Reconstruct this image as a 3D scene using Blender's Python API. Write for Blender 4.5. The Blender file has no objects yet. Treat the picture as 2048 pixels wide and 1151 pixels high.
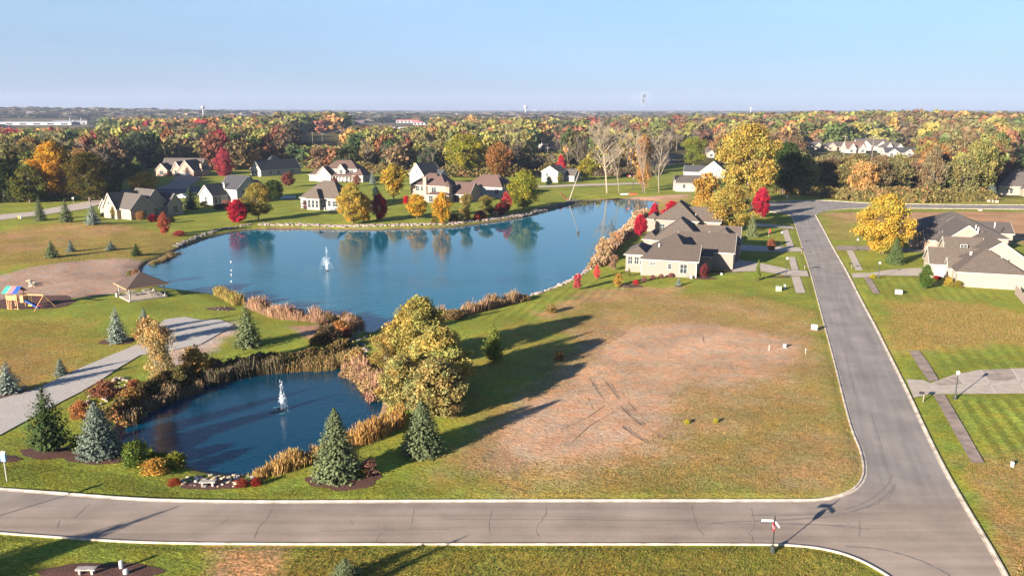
import bpy, math, random
import numpy as np
from mathutils import Vector
random.seed(7); rng = np.random.default_rng(11)
R = math.radians
SC = bpy.context.scene
# ---------------------------------------------------------------- camera, sky, sun, exposure
H = 35.0; F = 1593.0; PITCH = math.atan(356.5/F)
cd = bpy.data.cameras.new('camera'); cam = bpy.data.objects.new('camera', cd); SC.collection.objects.link(cam)
cam.location = (0, 0, H); cam.rotation_euler = (R(90)-PITCH, 0, R(-0.0))
cd.sensor_width = 36; cd.lens = 28.0; cd.clip_start = 1; cd.clip_end = 40000
SC.camera = cam
SUN_EL = 14.5; SUN_AZ = 225.0          # direction the light comes from, degrees anticlockwise from +X
W = bpy.data.worlds.new('World'); SC.world = W; W.use_nodes = True
nt = W.node_tree
sky = nt.nodes.new('ShaderNodeTexSky'); sky.sky_type = 'NISHITA'; sky.sun_disc = False
sky.sun_elevation = R(SUN_EL); sky.sun_rotation = R(90-SUN_AZ)
sky.air_density = 0.8; sky.dust_density = 0.6; sky.ozone_density = 6.0; sky.altitude = 0
bg = nt.nodes['Background']; bg.inputs['Strength'].default_value = 0.05
# the clear sky plus a thin autumn veil that whitens it towards the horizon
tcw = nt.nodes.new('ShaderNodeTexCoord'); sz = nt.nodes.new('ShaderNodeSeparateXYZ'); vr = nt.nodes.new('ShaderNodeValToRGB')
nt.links.new(tcw.outputs['Generated'], sz.inputs[0]); nt.links.new(sz.outputs['Z'], vr.inputs[0])
for i, (p, c) in enumerate(((0, (1.15, .98, 1.50)), (.13, (1.55, 2.0, 2.15)), (.45, (.28, .62, 1.25)), (1, (.10, .28, .70)))):
    e = vr.color_ramp.elements[i] if i < 2 else vr.color_ramp.elements.new(p)
    e.position = p; e.color = (c[0]/3, c[1]/3, c[2]/3, 1)
vs_ = nt.nodes.new('ShaderNodeVectorMath'); vs_.operation = 'SCALE'; vs_.inputs['Scale'].default_value = 3.0; wn = nt.nodes.new('ShaderNodeTexNoise'); wn.inputs['Scale'].default_value = 3.0; wn.inputs['Detail'].default_value = 5
wm = nt.nodes.new('ShaderNodeMapping'); wm.inputs['Scale'].default_value = (1, 1, 7); nt.links.new(tcw.outputs['Generated'], wm.inputs['Vector']); nt.links.new(wm.outputs[0], wn.inputs['Vector'])
wr = nt.nodes.new('ShaderNodeMapRange'); wr.inputs['From Min'].default_value = .35; wr.inputs['From Max'].default_value = .7; wr.inputs['To Min'].default_value = .95; wr.inputs['To Max'].default_value = 1.08; nt.links.new(wn.outputs['Fac'], wr.inputs['Value'])
wv_ = nt.nodes.new('ShaderNodeVectorMath'); wv_.operation = 'SCALE'; nt.links.new(vr.outputs[0], wv_.inputs[0]); nt.links.new(wr.outputs[0], wv_.inputs['Scale']); nt.links.new(wv_.outputs[0], vs_.inputs[0])
sk_ = nt.nodes.new('ShaderNodeVectorMath'); sk_.operation = 'SCALE'; sk_.inputs['Scale'].default_value = .53; nt.links.new(sky.outputs['Color'], sk_.inputs[0])
ad_ = nt.nodes.new('ShaderNodeVectorMath'); ad_.operation = 'ADD'; nt.links.new(vs_.outputs[0], ad_.inputs[0]); nt.links.new(sk_.outputs[0], ad_.inputs[1])
nt.links.new(ad_.outputs[0], bg.inputs['Color'])
sd = bpy.data.lights.new('sun', 'SUN'); sun = bpy.data.objects.new('sun', sd); SC.collection.objects.link(sun)
sd.energy = 5.0; sd.angle = R(0.6); sd.color = (1.0, 0.885, 0.74)
sv = Vector((math.cos(R(SUN_AZ))*math.cos(R(SUN_EL)), math.sin(R(SUN_AZ))*math.cos(R(SUN_EL)), math.sin(R(SUN_EL))))
sun.rotation_euler = sv.to_track_quat('Z', 'Y').to_euler(); sun.location = (0, 0, 200)
SC.view_settings.view_transform = 'Standard'; SC.view_settings.look = 'None'
SC.view_settings.exposure = 2.0; SC.view_settings.gamma = 1.0
SC.render.engine = 'CYCLES'
SC.cycles.max_bounces = 6; SC.cycles.diffuse_bounces = 2; SC.cycles.glossy_bounces = 3
SC.cycles.transmission_bounces = 3; SC.cycles.transparent_max_bounces = 20; SC.cycles.volume_bounces = 0
SC.cycles.caustics_reflective = False; SC.cycles.caustics_refractive = False

# ---------------------------------------------------------------- where things stand (survey of the site, metres)
CP, SP = math.cos(PITCH), math.sin(PITCH)
def G(px, py, z=0.0):
    dx = (px-1024)/F; dz = -(py-575.5)/F
    d = (dx, CP+dz*SP, -SP+dz*CP); t = (z-H)/d[2]
    return (d[0]*t, d[1]*t)
def TOP(py, y0):
    dz = -(py-575.5)/F
    return H+(-SP+dz*CP)*y0/(CP+dz*SP)
def PX(x, y, z=0.0):
    a = y*CP-(z-H)*SP; b = y*SP+(z-H)*CP
    return 1024+F*x/a, 575.5-F*b/a
def SCALE(y): return F/(y*CP+H*SP)      # pixels per metre at distance y
def P(pts, z=0.0): return np.array([G(a, b, z) for a, b in pts])
def seg_d(X, Y, poly, closed=True):
    n = len(poly); best = np.full(X.shape, 1e18)
    for i in range(n if closed else n-1):
        ax, ay = poly[i]; bx, by = poly[(i+1) % n]
        vx, vy = bx-ax, by-ay; L = vx*vx+vy*vy+1e-9
        t = np.clip(((X-ax)*vx+(Y-ay)*vy)/L, 0, 1)
        best = np.minimum(best, (X-ax-t*vx)**2+(Y-ay-t*vy)**2)
    return np.sqrt(best)
def inside(X, Y, poly):
    n = len(poly); c = np.zeros(X.shape, bool)
    for i in range(n):
        ax, ay = poly[i]; bx, by = poly[(i+1) % n]
        if ay == by: continue
        k = ((ay > Y) != (by > Y)) & (X < (bx-ax)*(Y-ay)/(by-ay)+ax)
        c ^= k
    return c
def sdist(X, Y, poly):
    d = seg_d(X, Y, poly); return np.where(inside(X, Y, poly), -d, d)
def smooth(p, it=2):
    p = np.array(p)
    for _ in range(it):
        q = np.roll(p, -1, 0); p = np.stack([p*.75+q*.25, p*.25+q*.75], 1).reshape(-1, 2)
    return p
def smooth_open(p, it=2):
    p = np.array(p, float)
    for _ in range(it):
        a, b = p[:-1], p[1:]
        q = np.stack([a*.75+b*.25, a*.25+b*.75], 1).reshape(-1, 2)
        p = np.vstack([p[:1], q, p[-1:]])
    return p
WL = -0.9
LAKE = smooth(P([(345,578),(400,585),(440,590),(470,602),(520,616),(560,628),(620,638),(680,646),(715,655),(742,668),(760,655),(800,645),(880,634),(930,624),(1000,607),(1050,594),(1100,580),(1150,557),(1180,537),(1203,508),(1225,488),(1252,460),(1268,440),(1282,425),(1312,412),(1318,404),(1290,400),(1250,398),(1180,400),(1152,404),(1125,414),(1085,425),(1040,437),(980,445),(900,456),(800,459),(700,460),(600,458),(520,458),(480,462),(430,472),(400,482),(370,492),(350,503),(322,517),(300,522),(286,533),(282,548),(300,565),(320,574)], WL))
POND = smooth(P([(238,885),(243,850),(290,812),(340,790),(400,772),(440,758),(500,744),(560,736),(620,733),(668,726),(688,716),(704,736),(728,756),(757,780),(768,805),(752,845),(715,884),(650,898),(600,912),(545,935),(485,950),(420,946),(370,930),(330,908),(285,902)], WL))
ROADK = dict(
 top=[(-300,955),(-100,971),(0,978),(85,984),(150,989),(250,997),(330,1001),(512,1004),(1024,1001),(1600,1001),(1640,1000),(1672,994),(1702,983),(1719,969),(1728,950),(1728,930),(1722,900),(1705,863),(1688,800),(1671,730),(1652,660),(1636,600),(1620,540),(1600,480),(1588,440),(1578,428),(1545,424),(1500,421)],
 bot=[(-300,1040),(0,1066),(100,1073),(180,1079),(300,1085),(512,1088),(1024,1088),(1540,1088),(1610,1092),(1660,1100),(1705,1113),(1745,1132),(1790,1160),(1850,1215)],
 right=[(2090,1300),(2012,1151),(1990,1110),(1930,1010),(1890,940),(1855,870),(1815,782),(1795,742),(1770,692),(1750,651),(1722,600),(1695,545),(1664,492),(1645,455),(1634,436),(1630,428),(1660,420),(1720,416),(1860,417),(2048,419),(2150,419)],
 far=[(1500,407),(1545,404),(1600,401),(1660,401),(1720,406),(1860,409),(2048,410),(2150,410)])
RT, RB, RR, RF = (smooth_open(P(ROADK[k]), 2) for k in ('top', 'bot', 'right', 'far'))
ROAD = np.vstack([RT, RF, RR[::-1], RB[::-1]])
# distant land forms
def far_hills(X, Y):
    z = 13*np.exp(-((X-560)/330)**2-((Y-1150)/300)**2)
    z = z+10*np.exp(-((X+260)/150)**2-((Y-1150)/220)**2)
    z = z+24*np.exp(-((X+1750)/900)**2-((Y-2900)/500)**2)
    z = z+14*np.exp(-((X+2600)/1800)**2-((Y-7000)/900)**2)
    return z
def ground_z(X, Y, fine=True):
    X = np.asarray(X, float); Y = np.asarray(Y, float)
    d = np.minimum(sdist(X, Y, LAKE), sdist(X, Y, POND))
    z = np.interp(d, [-6, -2, 0, 0.6, 1.6, 4, 9, 16], [-2.6, -1.9, WL, -.62, -.45, -.28, -.1, 0])
    dr = np.where(inside(X, Y, ROAD), 0, seg_d(X, Y, ROAD))
    w = np.clip((dr-.2)/1.2, 0, 1); w = w*w*(3-2*w)
    bump = 0.10+0.03*np.sin(X*.21+1.3)*np.sin(Y*.17)+0.02*np.sin(X*.53+Y*.31)
    z = z+w*bump*np.clip(d/4, 0, 1)
    # low spoil mound on the rough ground left of the lake
    mx, my = G(175, 455); z = z+w*1.1*np.exp(-((X-mx)/17)**2-((Y-my)/9)**2)
    return z+far_hills(X, Y)
def gz(x, y): return float(ground_z(np.array([x]), np.array([y]))[0])
def GZ(px, py):
    z = 0.0
    for _ in range(4):
        x, y = G(px, py, z); z = gz(x, y)
    return x, y, z

# ---------------------------------------------------------------- helpers
def link(o): SC.collection.objects.link(o); return o
def tag(o, label=None, cat=None, group=None, kind=None):
    if label: o['label'] = label
    if cat: o['category'] = cat
    if group: o['group'] = group
    if kind: o['kind'] = kind
    return o
def thing(name, label, cat, loc=(0, 0, 0), rz=0.0, group=None):
    o = link(bpy.data.objects.new(name, None)); o.location = loc; o.rotation_euler = (0, 0, rz); o.empty_display_size = .2
    return tag(o, label, cat, group)
class MB:
    def __init__(s): s.v = []; s.f = []; s.c = []
    def add(s, vs, fs):
        b = len(s.v); s.v += [tuple(v) for v in vs]; s.f += [tuple(b+i for i in f) for f in fs]; return s
    def box(s, x0, x1, y0, y1, z0, z1):
        return s.add([(x0,y0,z0),(x1,y0,z0),(x1,y1,z0),(x0,y1,z0),(x0,y0,z1),(x1,y0,z1),(x1,y1,z1),(x0,y1,z1)],
                     [(0,3,2,1),(4,5,6,7),(0,1,5,4),(1,2,6,5),(2,3,7,6),(3,0,4,7)])
    def bar(s, a, b, w, h=None):
        h = h or w; a = Vector(a); b = Vector(b); d = (b-a).normalized()
        u = d.cross(Vector((0, 0, 1)));
        if u.length < 1e-3: u = Vector((1, 0, 0))
        u.normalize(); v = u.cross(d)
        p = []
        for q in (a, b):
            for i, j in ((-1,-1),(1,-1),(1,1),(-1,1)): p.append(q+u*w/2*i+v*h/2*j)
        return s.add(p, [(0,3,2,1),(4,5,6,7),(0,1,5,4),(1,2,6,5),(2,3,7,6),(3,0,4,7)])
    def tube(s, pts, rad, n=8, cap=True):
        pts = [Vector(p) for p in pts]; k = len(pts); rad = rad if hasattr(rad, '__len__') else [rad]*k
        ring = []
        for i, p in enumerate(pts):
            d = (pts[min(i+1, k-1)]-pts[max(i-1, 0)])
            d = d.normalized() if d.length > 1e-6 else Vector((0, 0, 1))
            u = d.cross(Vector((0, 1, 0)) if abs(d.y) < .9 else Vector((1, 0, 0))).normalized(); w = d.cross(u)
            ring += [p+(u*math.cos(2*math.pi*j/n)+w*math.sin(2*math.pi*j/n))*rad[i] for j in range(n)]
        fs = [(i*n+j, i*n+(j+1) % n, (i+1)*n+(j+1) % n, (i+1)*n+j) for i in range(k-1) for j in range(n)]
        if cap: fs += [tuple(range(n))[::-1], tuple((k-1)*n+j for j in range(n))]
        return s.add(ring, fs)
    def lathe(s, c, prof, n=12):
        return s.tube([(c[0], c[1], c[2]+z) for r, z in prof], [r for r, z in prof], n)
    def rock(s, c, r, sq=.6, seed=0):
        rr = random.Random(seed); n1, n2 = 7, 4; vs = []; 
        for i in range(1, n2):
            th = math.pi*i/n2
            for j in range(n1):
                ph = 2*math.pi*(j+.5*(i % 2))/n1; k = r*rr.uniform(.75, 1.2)
                vs.append((c[0]+k*math.sin(th)*math.cos(ph), c[1]+k*math.sin(th)*math.sin(ph)*.8, c[2]+k*sq*math.cos(th)))
        b = len(vs); vs += [(c[0], c[1], c[2]+r*sq*.9), (c[0], c[1], c[2]-r*sq)]
        fs = [(i*n1+j, i*n1+(j+1) % n1, (i+1)*n1+(j+1) % n1, (i+1)*n1+j) for i in range(n2-2) for j in range(n1)]
        fs += [(b, (j+1) % n1, j) for j in range(n1)]+[(b+1, (n2-2)*n1+j, (n2-2)*n1+(j+1) % n1) for j in range(n1)]
        return s.add(vs, fs)
    def build(s, name, mat, parent=None, smoothed=False):
        me = bpy.data.meshes.new(name); me.from_pydata(s.v, [], s.f); me.validate(); me.update()
        if mat: me.materials.append(mat)
        if smoothed: me.polygons.foreach_set('use_smooth', [True]*len(me.polygons))
        o = link(bpy.data.objects.new(name, me)); o.parent = parent; return o
def np_mesh(name, V, Fa, col=None, mat=None, parent=None, smoothed=False):
    """V (n,3), Fa (m,k) all faces with k corners, col (n,3) or (n,4)"""
    me = bpy.data.meshes.new(name); n, (m, k) = len(V), Fa.shape
    me.vertices.add(n); me.vertices.foreach_set('co', np.ascontiguousarray(V, np.float32).ravel())
    me.loops.add(m*k); me.loops.foreach_set('vertex_index', np.ascontiguousarray(Fa, np.int32).ravel())
    me.polygons.add(m); me.polygons.foreach_set('loop_start', np.arange(0, m*k, k, dtype=np.int32))
    me.polygons.foreach_set('loop_total', np.full(m, k, np.int32))
    if smoothed: me.polygons.foreach_set('use_smooth', np.ones(m, bool))
    me.update(calc_edges=True)
    if col is not None:
        if col.shape[1] == 3: col = np.hstack([col, np.ones((n, 1))])
        a = me.color_attributes.new('Col', 'FLOAT_COLOR', 'POINT'); a.data.foreach_set('color', np.ascontiguousarray(col, np.float32).ravel())
    if mat: me.materials.append(mat)
    o = link(bpy.data.objects.new(name, me)); o.parent = parent; return o
def copy_tree(o, parent=None):
    c = o.copy(); SC.collection.objects.link(c); c.parent = parent
    for ch in list(o.children): copy_tree(ch, c)
    return c

# ---------------------------------------------------------------- materials
def mat(name, col, rough=.8, noise=0.0, nscale=5.0, bump=0.0, spec=.3, metal=0.0, emit=0):
    m = bpy.data.materials.new(name); m.use_nodes = True; t = m.node_tree; b = t.nodes['Principled BSDF']
    b.inputs['Base Color'].default_value = (*col, 1); b.inputs['Roughness'].default_value = rough
    b.inputs['Specular IOR Level'].default_value = spec; b.inputs['Metallic'].default_value = metal
    if noise or bump:
        tc = t.nodes.new('ShaderNodeTexCoord'); nz = t.nodes.new('ShaderNodeTexNoise'); nz.inputs['Scale'].default_value = nscale
        nz.inputs['Detail'].default_value = 4; t.links.new(tc.outputs['Object'], nz.inputs['Vector'])
        if noise:
            mr = t.nodes.new('ShaderNodeMapRange'); mr.inputs['To Min'].default_value = 1-noise; mr.inputs['To Max'].default_value = 1+noise
            mr.inputs['From Min'].default_value = .3; mr.inputs['From Max'].default_value = .7
            mx = t.nodes.new('ShaderNodeVectorMath'); mx.operation = 'SCALE'; mx.inputs[0].default_value = col
            t.links.new(nz.outputs['Fac'], mr.inputs['Value']); t.links.new(mr.outputs[0], mx.inputs['Scale']); t.links.new(mx.outputs[0], b.inputs['Base Color'])
        if bump:
            bp = t.nodes.new('ShaderNodeBump'); bp.inputs['Strength'].default_value = bump; bp.inputs['Distance'].default_value = .05
            t.links.new(nz.outputs['Fac'], bp.inputs['Height']); t.links.new(bp.outputs[0], b.inputs['Normal'])
    return m
def coursed(name, col, scale, contrast=.25, rough=.85, axis='Z', noise=.18, col2=None):
    """siding / shingle / brick look: courses along Z plus blotchy noise"""
    m = mat(name, col, rough); t = m.node_tree; b = t.nodes['Principled BSDF']
    tc = t.nodes.new('ShaderNodeTexCoord'); br = t.nodes.new('ShaderNodeTexWave'); br.wave_type = 'BANDS'; br.bands_direction = axis
    br.wave_profile = 'SAW'; br.inputs['Scale'].default_value = scale; br.inputs['Distortion'].default_value = .3
    nz = t.nodes.new('ShaderNodeTexNoise'); nz.inputs['Scale'].default_value = 3.2; nz.inputs['Detail'].default_value = 5
    t.links.new(tc.outputs['Object'], br.inputs['Vector']); t.links.new(tc.outputs['Object'], nz.inputs['Vector'])
    a = t.nodes.new('ShaderNodeMapRange'); a.inputs['To Min'].default_value = 1-contrast; t.links.new(br.outputs['Fac'], a.inputs['Value'])
    c = t.nodes.new('ShaderNodeMapRange'); c.inputs['From Min'].default_value = .3; c.inputs['From Max'].default_value = .7
    c.inputs['To Min'].default_value = 1-noise; c.inputs['To Max'].default_value = 1+noise; t.links.new(nz.outputs['Fac'], c.inputs['Value'])
    mu = t.nodes.new('ShaderNodeMath'); mu.operation = 'MULTIPLY'; t.links.new(a.outputs[0], mu.inputs[0]); t.links.new(c.outputs[0], mu.inputs[1])
    mx = t.nodes.new('ShaderNodeVectorMath'); mx.operation = 'SCALE'; mx.inputs[0].default_value = col
    if col2:
        n2 = t.nodes.new('ShaderNodeTexNoise'); n2.inputs['Scale'].default_value = 9; t.links.new(tc.outputs['Object'], n2.inputs['Vector'])
        r2 = t.nodes.new('ShaderNodeMapRange'); r2.inputs['From Min'].default_value = .42; r2.inputs['From Max'].default_value = .58; t.links.new(n2.outputs['Fac'], r2.inputs['Value'])
        mm = t.nodes.new('ShaderNodeMix'); mm.data_type = 'RGBA'; mm.inputs[6].default_value = (*col, 1); mm.inputs[7].default_value = (*col2, 1)
        t.links.new(r2.outputs[0], mm.inputs[0]); t.links.new(mm.outputs[2], mx.inputs[0])
    t.links.new(mu.outputs[0], mx.inputs['Scale']); t.links.new(mx.outputs[0], b.inputs['Base Color'])
    return m
def leaf_mat(name, transl=.38):
    m = bpy.data.materials.new(name); m.use_nodes = True; t = m.node_tree; t.nodes.clear()
    out = t.nodes.new('ShaderNodeOutputMaterial'); at = t.nodes.new('ShaderNodeAttribute'); at.attribute_name = 'Col'
    oi = t.nodes.new('ShaderNodeObjectInfo'); mu = t.nodes.new('ShaderNodeVectorMath'); mu.operation = 'MULTIPLY'
    t.links.new(at.outputs['Color'], mu.inputs[0]); t.links.new(oi.outputs['Color'], mu.inputs[1])
    d = t.nodes.new('ShaderNodeBsdfDiffuse'); tr = t.nodes.new('ShaderNodeBsdfTranslucent'); mx = t.nodes.new('ShaderNodeMixShader')
    mx.inputs[0].default_value = transl
    t.links.new(mu.outputs[0], d.inputs['Color']); t.links.new(mu.outputs[0], tr.inputs['Color'])
    t.links.new(d.outputs[0], mx.inputs[1]); t.links.new(tr.outputs[0], mx.inputs[2]); t.links.new(mx.outputs[0], out.inputs['Surface'])
    return m
LEAF = leaf_mat('leaf'); NEEDLE = leaf_mat('needle', .2); BARK = leaf_mat('bark', 0.0)
M = {}
M['white'] = mat('white_trim', (.40, .38, .345), .6)
M['cream'] = coursed('cream_siding', (.25, .190, .160), 1.2, .12, noise=.04)
M['cream2'] = coursed('pale_cream_siding', (.30, .25, .19), 1.2, .10, noise=.04)
M['whitew'] = coursed('white_siding', (.32, .305, .285), 1.2, .12, noise=.04)
M['greyw'] = coursed('grey_siding', (.28, .275, .265), 1.2, .12, noise=.04)
M['peach'] = mat('peach_stucco', (.30, .225, .175), .85, .05, 2)
M['brick'] = coursed('brick', (.30, .17, .12), 3, .15, noise=.15, col2=(.42, .30, .24))
M['roof_tan'] = coursed('tan_shingle', (.125, .096, .076), 1.1, .28, noise=.22, col2=(.085, .068, .057))
M['roof_brown'] = coursed('brown_shingle', (.155, .095, .075), 1.1, .25, noise=.18, col2=(.115, .07, .058))
M['roof_grey'] = coursed('grey_shingle', (.10, .083, .074), 1.1, .25, noise=.18, col2=(.07, .06, .055))
M['roof_dark'] = coursed('charcoal_shingle', (.045, .045, .052), 1.1, .25, noise=.18)
M['roof_red'] = coursed('red_brown_shingle', (.12, .074, .062), 1.1, .25, noise=.18, col2=(.09, .056, .048))
M['glass'] = mat('window_glass', (.03, .04, .05), .12, spec=.8)
M['door'] = mat('door_paint', (.3, .07, .04), .5)
M['garage'] = coursed('garage_door', (.52, .48, .42), 2.2, .25, noise=.02)
M['wood'] = mat('cedar_wood', (.50, .27, .12), .7, .2, 6)
M['greywood'] = mat('weathered_wood', (.24, .19, .16), .8, .25, 4)
M['black'] = mat('black_iron', (.02, .02, .022), .5)
M['darkgreen'] = mat('dark_iron', (.03, .035, .03), .5)
M['globe'] = mat('frosted_globe', (.75, .72, .66), .3)
M['concrete'] = mat('concrete', (.39, .325, .27), .9, .14, .9, .1)
M['concrete2'] = mat('weathered_concrete', (.25, .19, .155), .9, .3, .8, .1)
M['kerb'] = mat('kerb_concrete', (.46, .385, .305), .9, .38, .9)
M['stone'] = mat('grey_stone', (.30, .27, .25), .9, .4, 2, .3)
M['pstone'] = mat('pink_grey_stone', (.25, .20, .175), .9, .45, .9, .3)
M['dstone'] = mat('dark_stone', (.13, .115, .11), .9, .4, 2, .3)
M['tstone'] = mat('tan_stone', (.42, .32, .22), .9, .3, 2, .3)
M['mulch'] = mat('mulch', (.085, .038, .028), .95, .5, 6, .6)
M['metal'] = mat('galvanised_metal', (.35, .36, .37), .45, metal=.6)
M['red'] = mat('sign_red', (.30, .02, .03), .5)
M['signwhite'] = mat('sign_white', (.50, .50, .50), .5)
M['blue'] = mat('playset_blue', (.02, .08, .35), .45)
M['teal'] = mat('playset_teal', (.05, .36, .25), .5)
M['pink'] = mat('playset_coral', (.60, .16, .17), .5)
M['yellow'] = mat('yellow_plastic', (.65, .50, .05), .4)
M['ltblue'] = mat('pale_blue_paint', (.20, .36, .58), .5)
M['utilgreen'] = mat('utility_green', (.24, .27, .19), .6)
M['flag'] = mat('red_flag', (.65, .05, .03), .7)
M['carpaint'] = mat('white_car_paint', (.7, .7, .7), .25, spec=.6)
M['tyre'] = mat('tyre_rubber', (.015, .015, .015), .8)
M['chim'] = mat('vent_metal', (.6, .58, .55), .5)
M['farred'] = mat('far_red_roof', (.36, .10, .075), .8)
M['farwhite'] = mat('far_white_metal', (.30, .30, .32), .6)

# ground sheet material: painted zones (vertex colour) times real-scale noise
def ground_mat():
    m = bpy.data.materials.new('ground_cover'); m.use_nodes = True; t = m.node_tree; b = t.nodes['Principled BSDF']
    b.inputs['Roughness'].default_value = .95; b.inputs['Specular IOR Level'].default_value = .1
    at = t.nodes.new('ShaderNodeAttribute'); at.attribute_name = 'Col'
    geo = t.nodes.new('ShaderNodeNewGeometry')
    def nz(s, d=4, stretch=None):
        n = t.nodes.new('ShaderNodeTexNoise'); n.inputs['Scale'].default_value = s; n.inputs['Detail'].default_value = d; n.inputs['Roughness'].default_value = .62
        if stretch:
            mp = t.nodes.new('ShaderNodeMapping'); mp.inputs['Scale'].default_value = stretch; mp.inputs['Rotation'].default_value = (0, 0, R(35))
            t.links.new(geo.outputs['Position'], mp.inputs['Vector']); t.links.new(mp.outputs[0], n.inputs['Vector'])
        else: t.links.new(geo.outputs['Position'], n.inputs['Vector'])
        return n
    def rng_(n, lo, hi, a=.3, c=.7):
        r = t.nodes.new('ShaderNodeMapRange'); r.inputs['From Min'].default_value = a; r.inputs['From Max'].default_value = c
        r.inputs['To Min'].default_value = lo; r.inputs['To Max'].default_value = hi; t.links.new(n.outputs['Fac'], r.inputs['Value']); return r
    def mul(a, c):
        r = t.nodes.new('ShaderNodeMath'); r.operation = 'MULTIPLY'; t.links.new(a.outputs[0], r.inputs[0]); t.links.new(c.outputs[0], r.inputs[1]); return r
    a = rng_(nz(.11, 3), .78, 1.22); c = rng_(nz(.9, 4, (1, 1.6, 1)), .8, 1.2); f = rng_(nz(3.6, 3, (1, 1.8, 1)), .45, 1.55)
    # rough ground takes more of the fine noise than mown lawn (alpha of the zone colour)
    mxf = t.nodes.new('ShaderNodeMix'); mxf.data_type = 'FLOAT'; mxf.inputs[2].default_value = 1.0
    ra = t.nodes.new('ShaderNodeMapRange'); ra.inputs['To Min'].default_value = .22; ra.inputs['To Max'].default_value = 1.0
    t.links.new(at.outputs['Alpha'], ra.inputs['Value']); t.links.new(ra.outputs[0], mxf.inputs[0]); t.links.new(f.outputs[0], mxf.inputs[3])
    k = mul(mul(a, c), mxf)
    sc_ = t.nodes.new('ShaderNodeVectorMath'); sc_.operation = 'SCALE'; t.links.new(k.outputs[0], sc_.inputs['Scale'])
    # hue drift: greener / browner patches
    hue = rng_(nz(.35, 5), 0, 1, .38, .62)
    mm = t.nodes.new('ShaderNodeMix'); mm.data_type = 'RGBA'; mm.inputs[6].default_value = (1, 1, 1, 1); mm.inputs[7].default_value = (1.24, .95, .80, 1)
    t.links.new(hue.outputs[0], mm.inputs[0])
    vm = t.nodes.new('ShaderNodeVectorMath'); vm.operation = 'MULTIPLY'; t.links.new(at.outputs['Color'], vm.inputs[0]); t.links.new(mm.outputs[2], vm.inputs[1])
    t.links.new(vm.outputs[0], sc_.inputs[0]); t.links.new(sc_.outputs[0], b.inputs['Base Color'])
    bp = t.nodes.new('ShaderNodeBump'); bp.inputs['Strength'].default_value = .85; bp.inputs['Distance'].default_value = .14
    hb = nz(2.2, 5, (1, 1.7, 1)); t.links.new(hb.outputs['Fac'], bp.inputs['Height']); t.links.new(bp.outputs[0], b.inputs['Normal'])
    return m
def road_mat():
    m = mat('asphalt', (.125, .105, .098), .9, spec=.25); t = m.node_tree; b = t.nodes['Principled BSDF']
    geo = t.nodes.new('ShaderNodeNewGeometry')
    def n(s, mp=None, rot=0, d=4):
        z = t.nodes.new('ShaderNodeTexNoise'); z.inputs['Scale'].default_value = s; z.inputs['Detail'].default_value = d
        k = t.nodes.new('ShaderNodeMapping'); k.vector_type = 'TEXTURE'; k.inputs['Scale'].default_value = tuple(1/q for q in (mp or (1, 1, 1))); k.inputs['Rotation'].default_value = (0, 0, -rot)
        t.links.new(geo.outputs['Position'], k.inputs['Vector']); t.links.new(k.outputs[0], z.inputs['Vector'])
        r = t.nodes.new('ShaderNodeMapRange'); r.inputs['From Min'].default_value = .3; r.inputs['From Max'].default_value = .7
        t.links.new(z.outputs['Fac'], r.inputs['Value']); return r
    # wear streaks run along each road: two stretches chosen by distance from the front road
    s1 = n(1.0, (.05, 1.1, 1)); s2 = n(1.0, (1.1, .05, 1), R(17.6)); s3 = n(.22); s4 = n(9, d=2)
    sep = t.nodes.new('ShaderNodeSeparateXYZ'); t.links.new(geo.outputs['Position'], sep.inputs[0])
    sw = t.nodes.new('ShaderNodeMapRange'); sw.inputs['From Min'].default_value = 64; sw.inputs['From Max'].default_value = 72; t.links.new(sep.outputs['Y'], sw.inputs['Value'])
    mx = t.nodes.new('ShaderNodeMix'); mx.data_type = 'FLOAT'; t.links.new(sw.outputs[0], mx.inputs[0]); t.links.new(s1.outputs[0], mx.inputs[2]); t.links.new(s2.outputs[0], mx.inputs[3])
    def ma(op, a, bb):
        q = t.nodes.new('ShaderNodeMath'); q.operation = op
        for i, v in enumerate((a, bb)):
            if isinstance(v, (int, float)): q.inputs[i].default_value = v
            else: t.links.new(v, q.inputs[i])
        return q.outputs[0]
    tot = ma('ADD', ma('ADD', ma('MULTIPLY', mx.outputs[0], .30), ma('MULTIPLY', s3.outputs[0], .34)), ma('ADD', ma('MULTIPLY', s4.outputs[0], .20), .60))
    v = t.nodes.new('ShaderNodeVectorMath'); v.operation = 'SCALE'
    # pinker tone on the front road
    c = t.nodes.new('ShaderNodeMix'); c.data_type = 'RGBA'; c.inputs[6].default_value = (.262, .206, .165, 1); c.inputs[7].default_value = (.222, .196, .176, 1)
    t.links.new(sw.outputs[0], c.inputs[0]); t.links.new(c.outputs[2], v.inputs[0]); t.links.new(tot, v.inputs['Scale']); t.links.new(v.outputs[0], b.inputs['Base Color'])
    bp = t.nodes.new('ShaderNodeBump'); bp.inputs['Strength'].default_value = .2; bp.inputs['Distance'].default_value = .01
    t.links.new(s4.outputs[0], bp.inputs['Height']); t.links.new(bp.outputs[0], b.inputs['Normal'])
    return m
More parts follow.
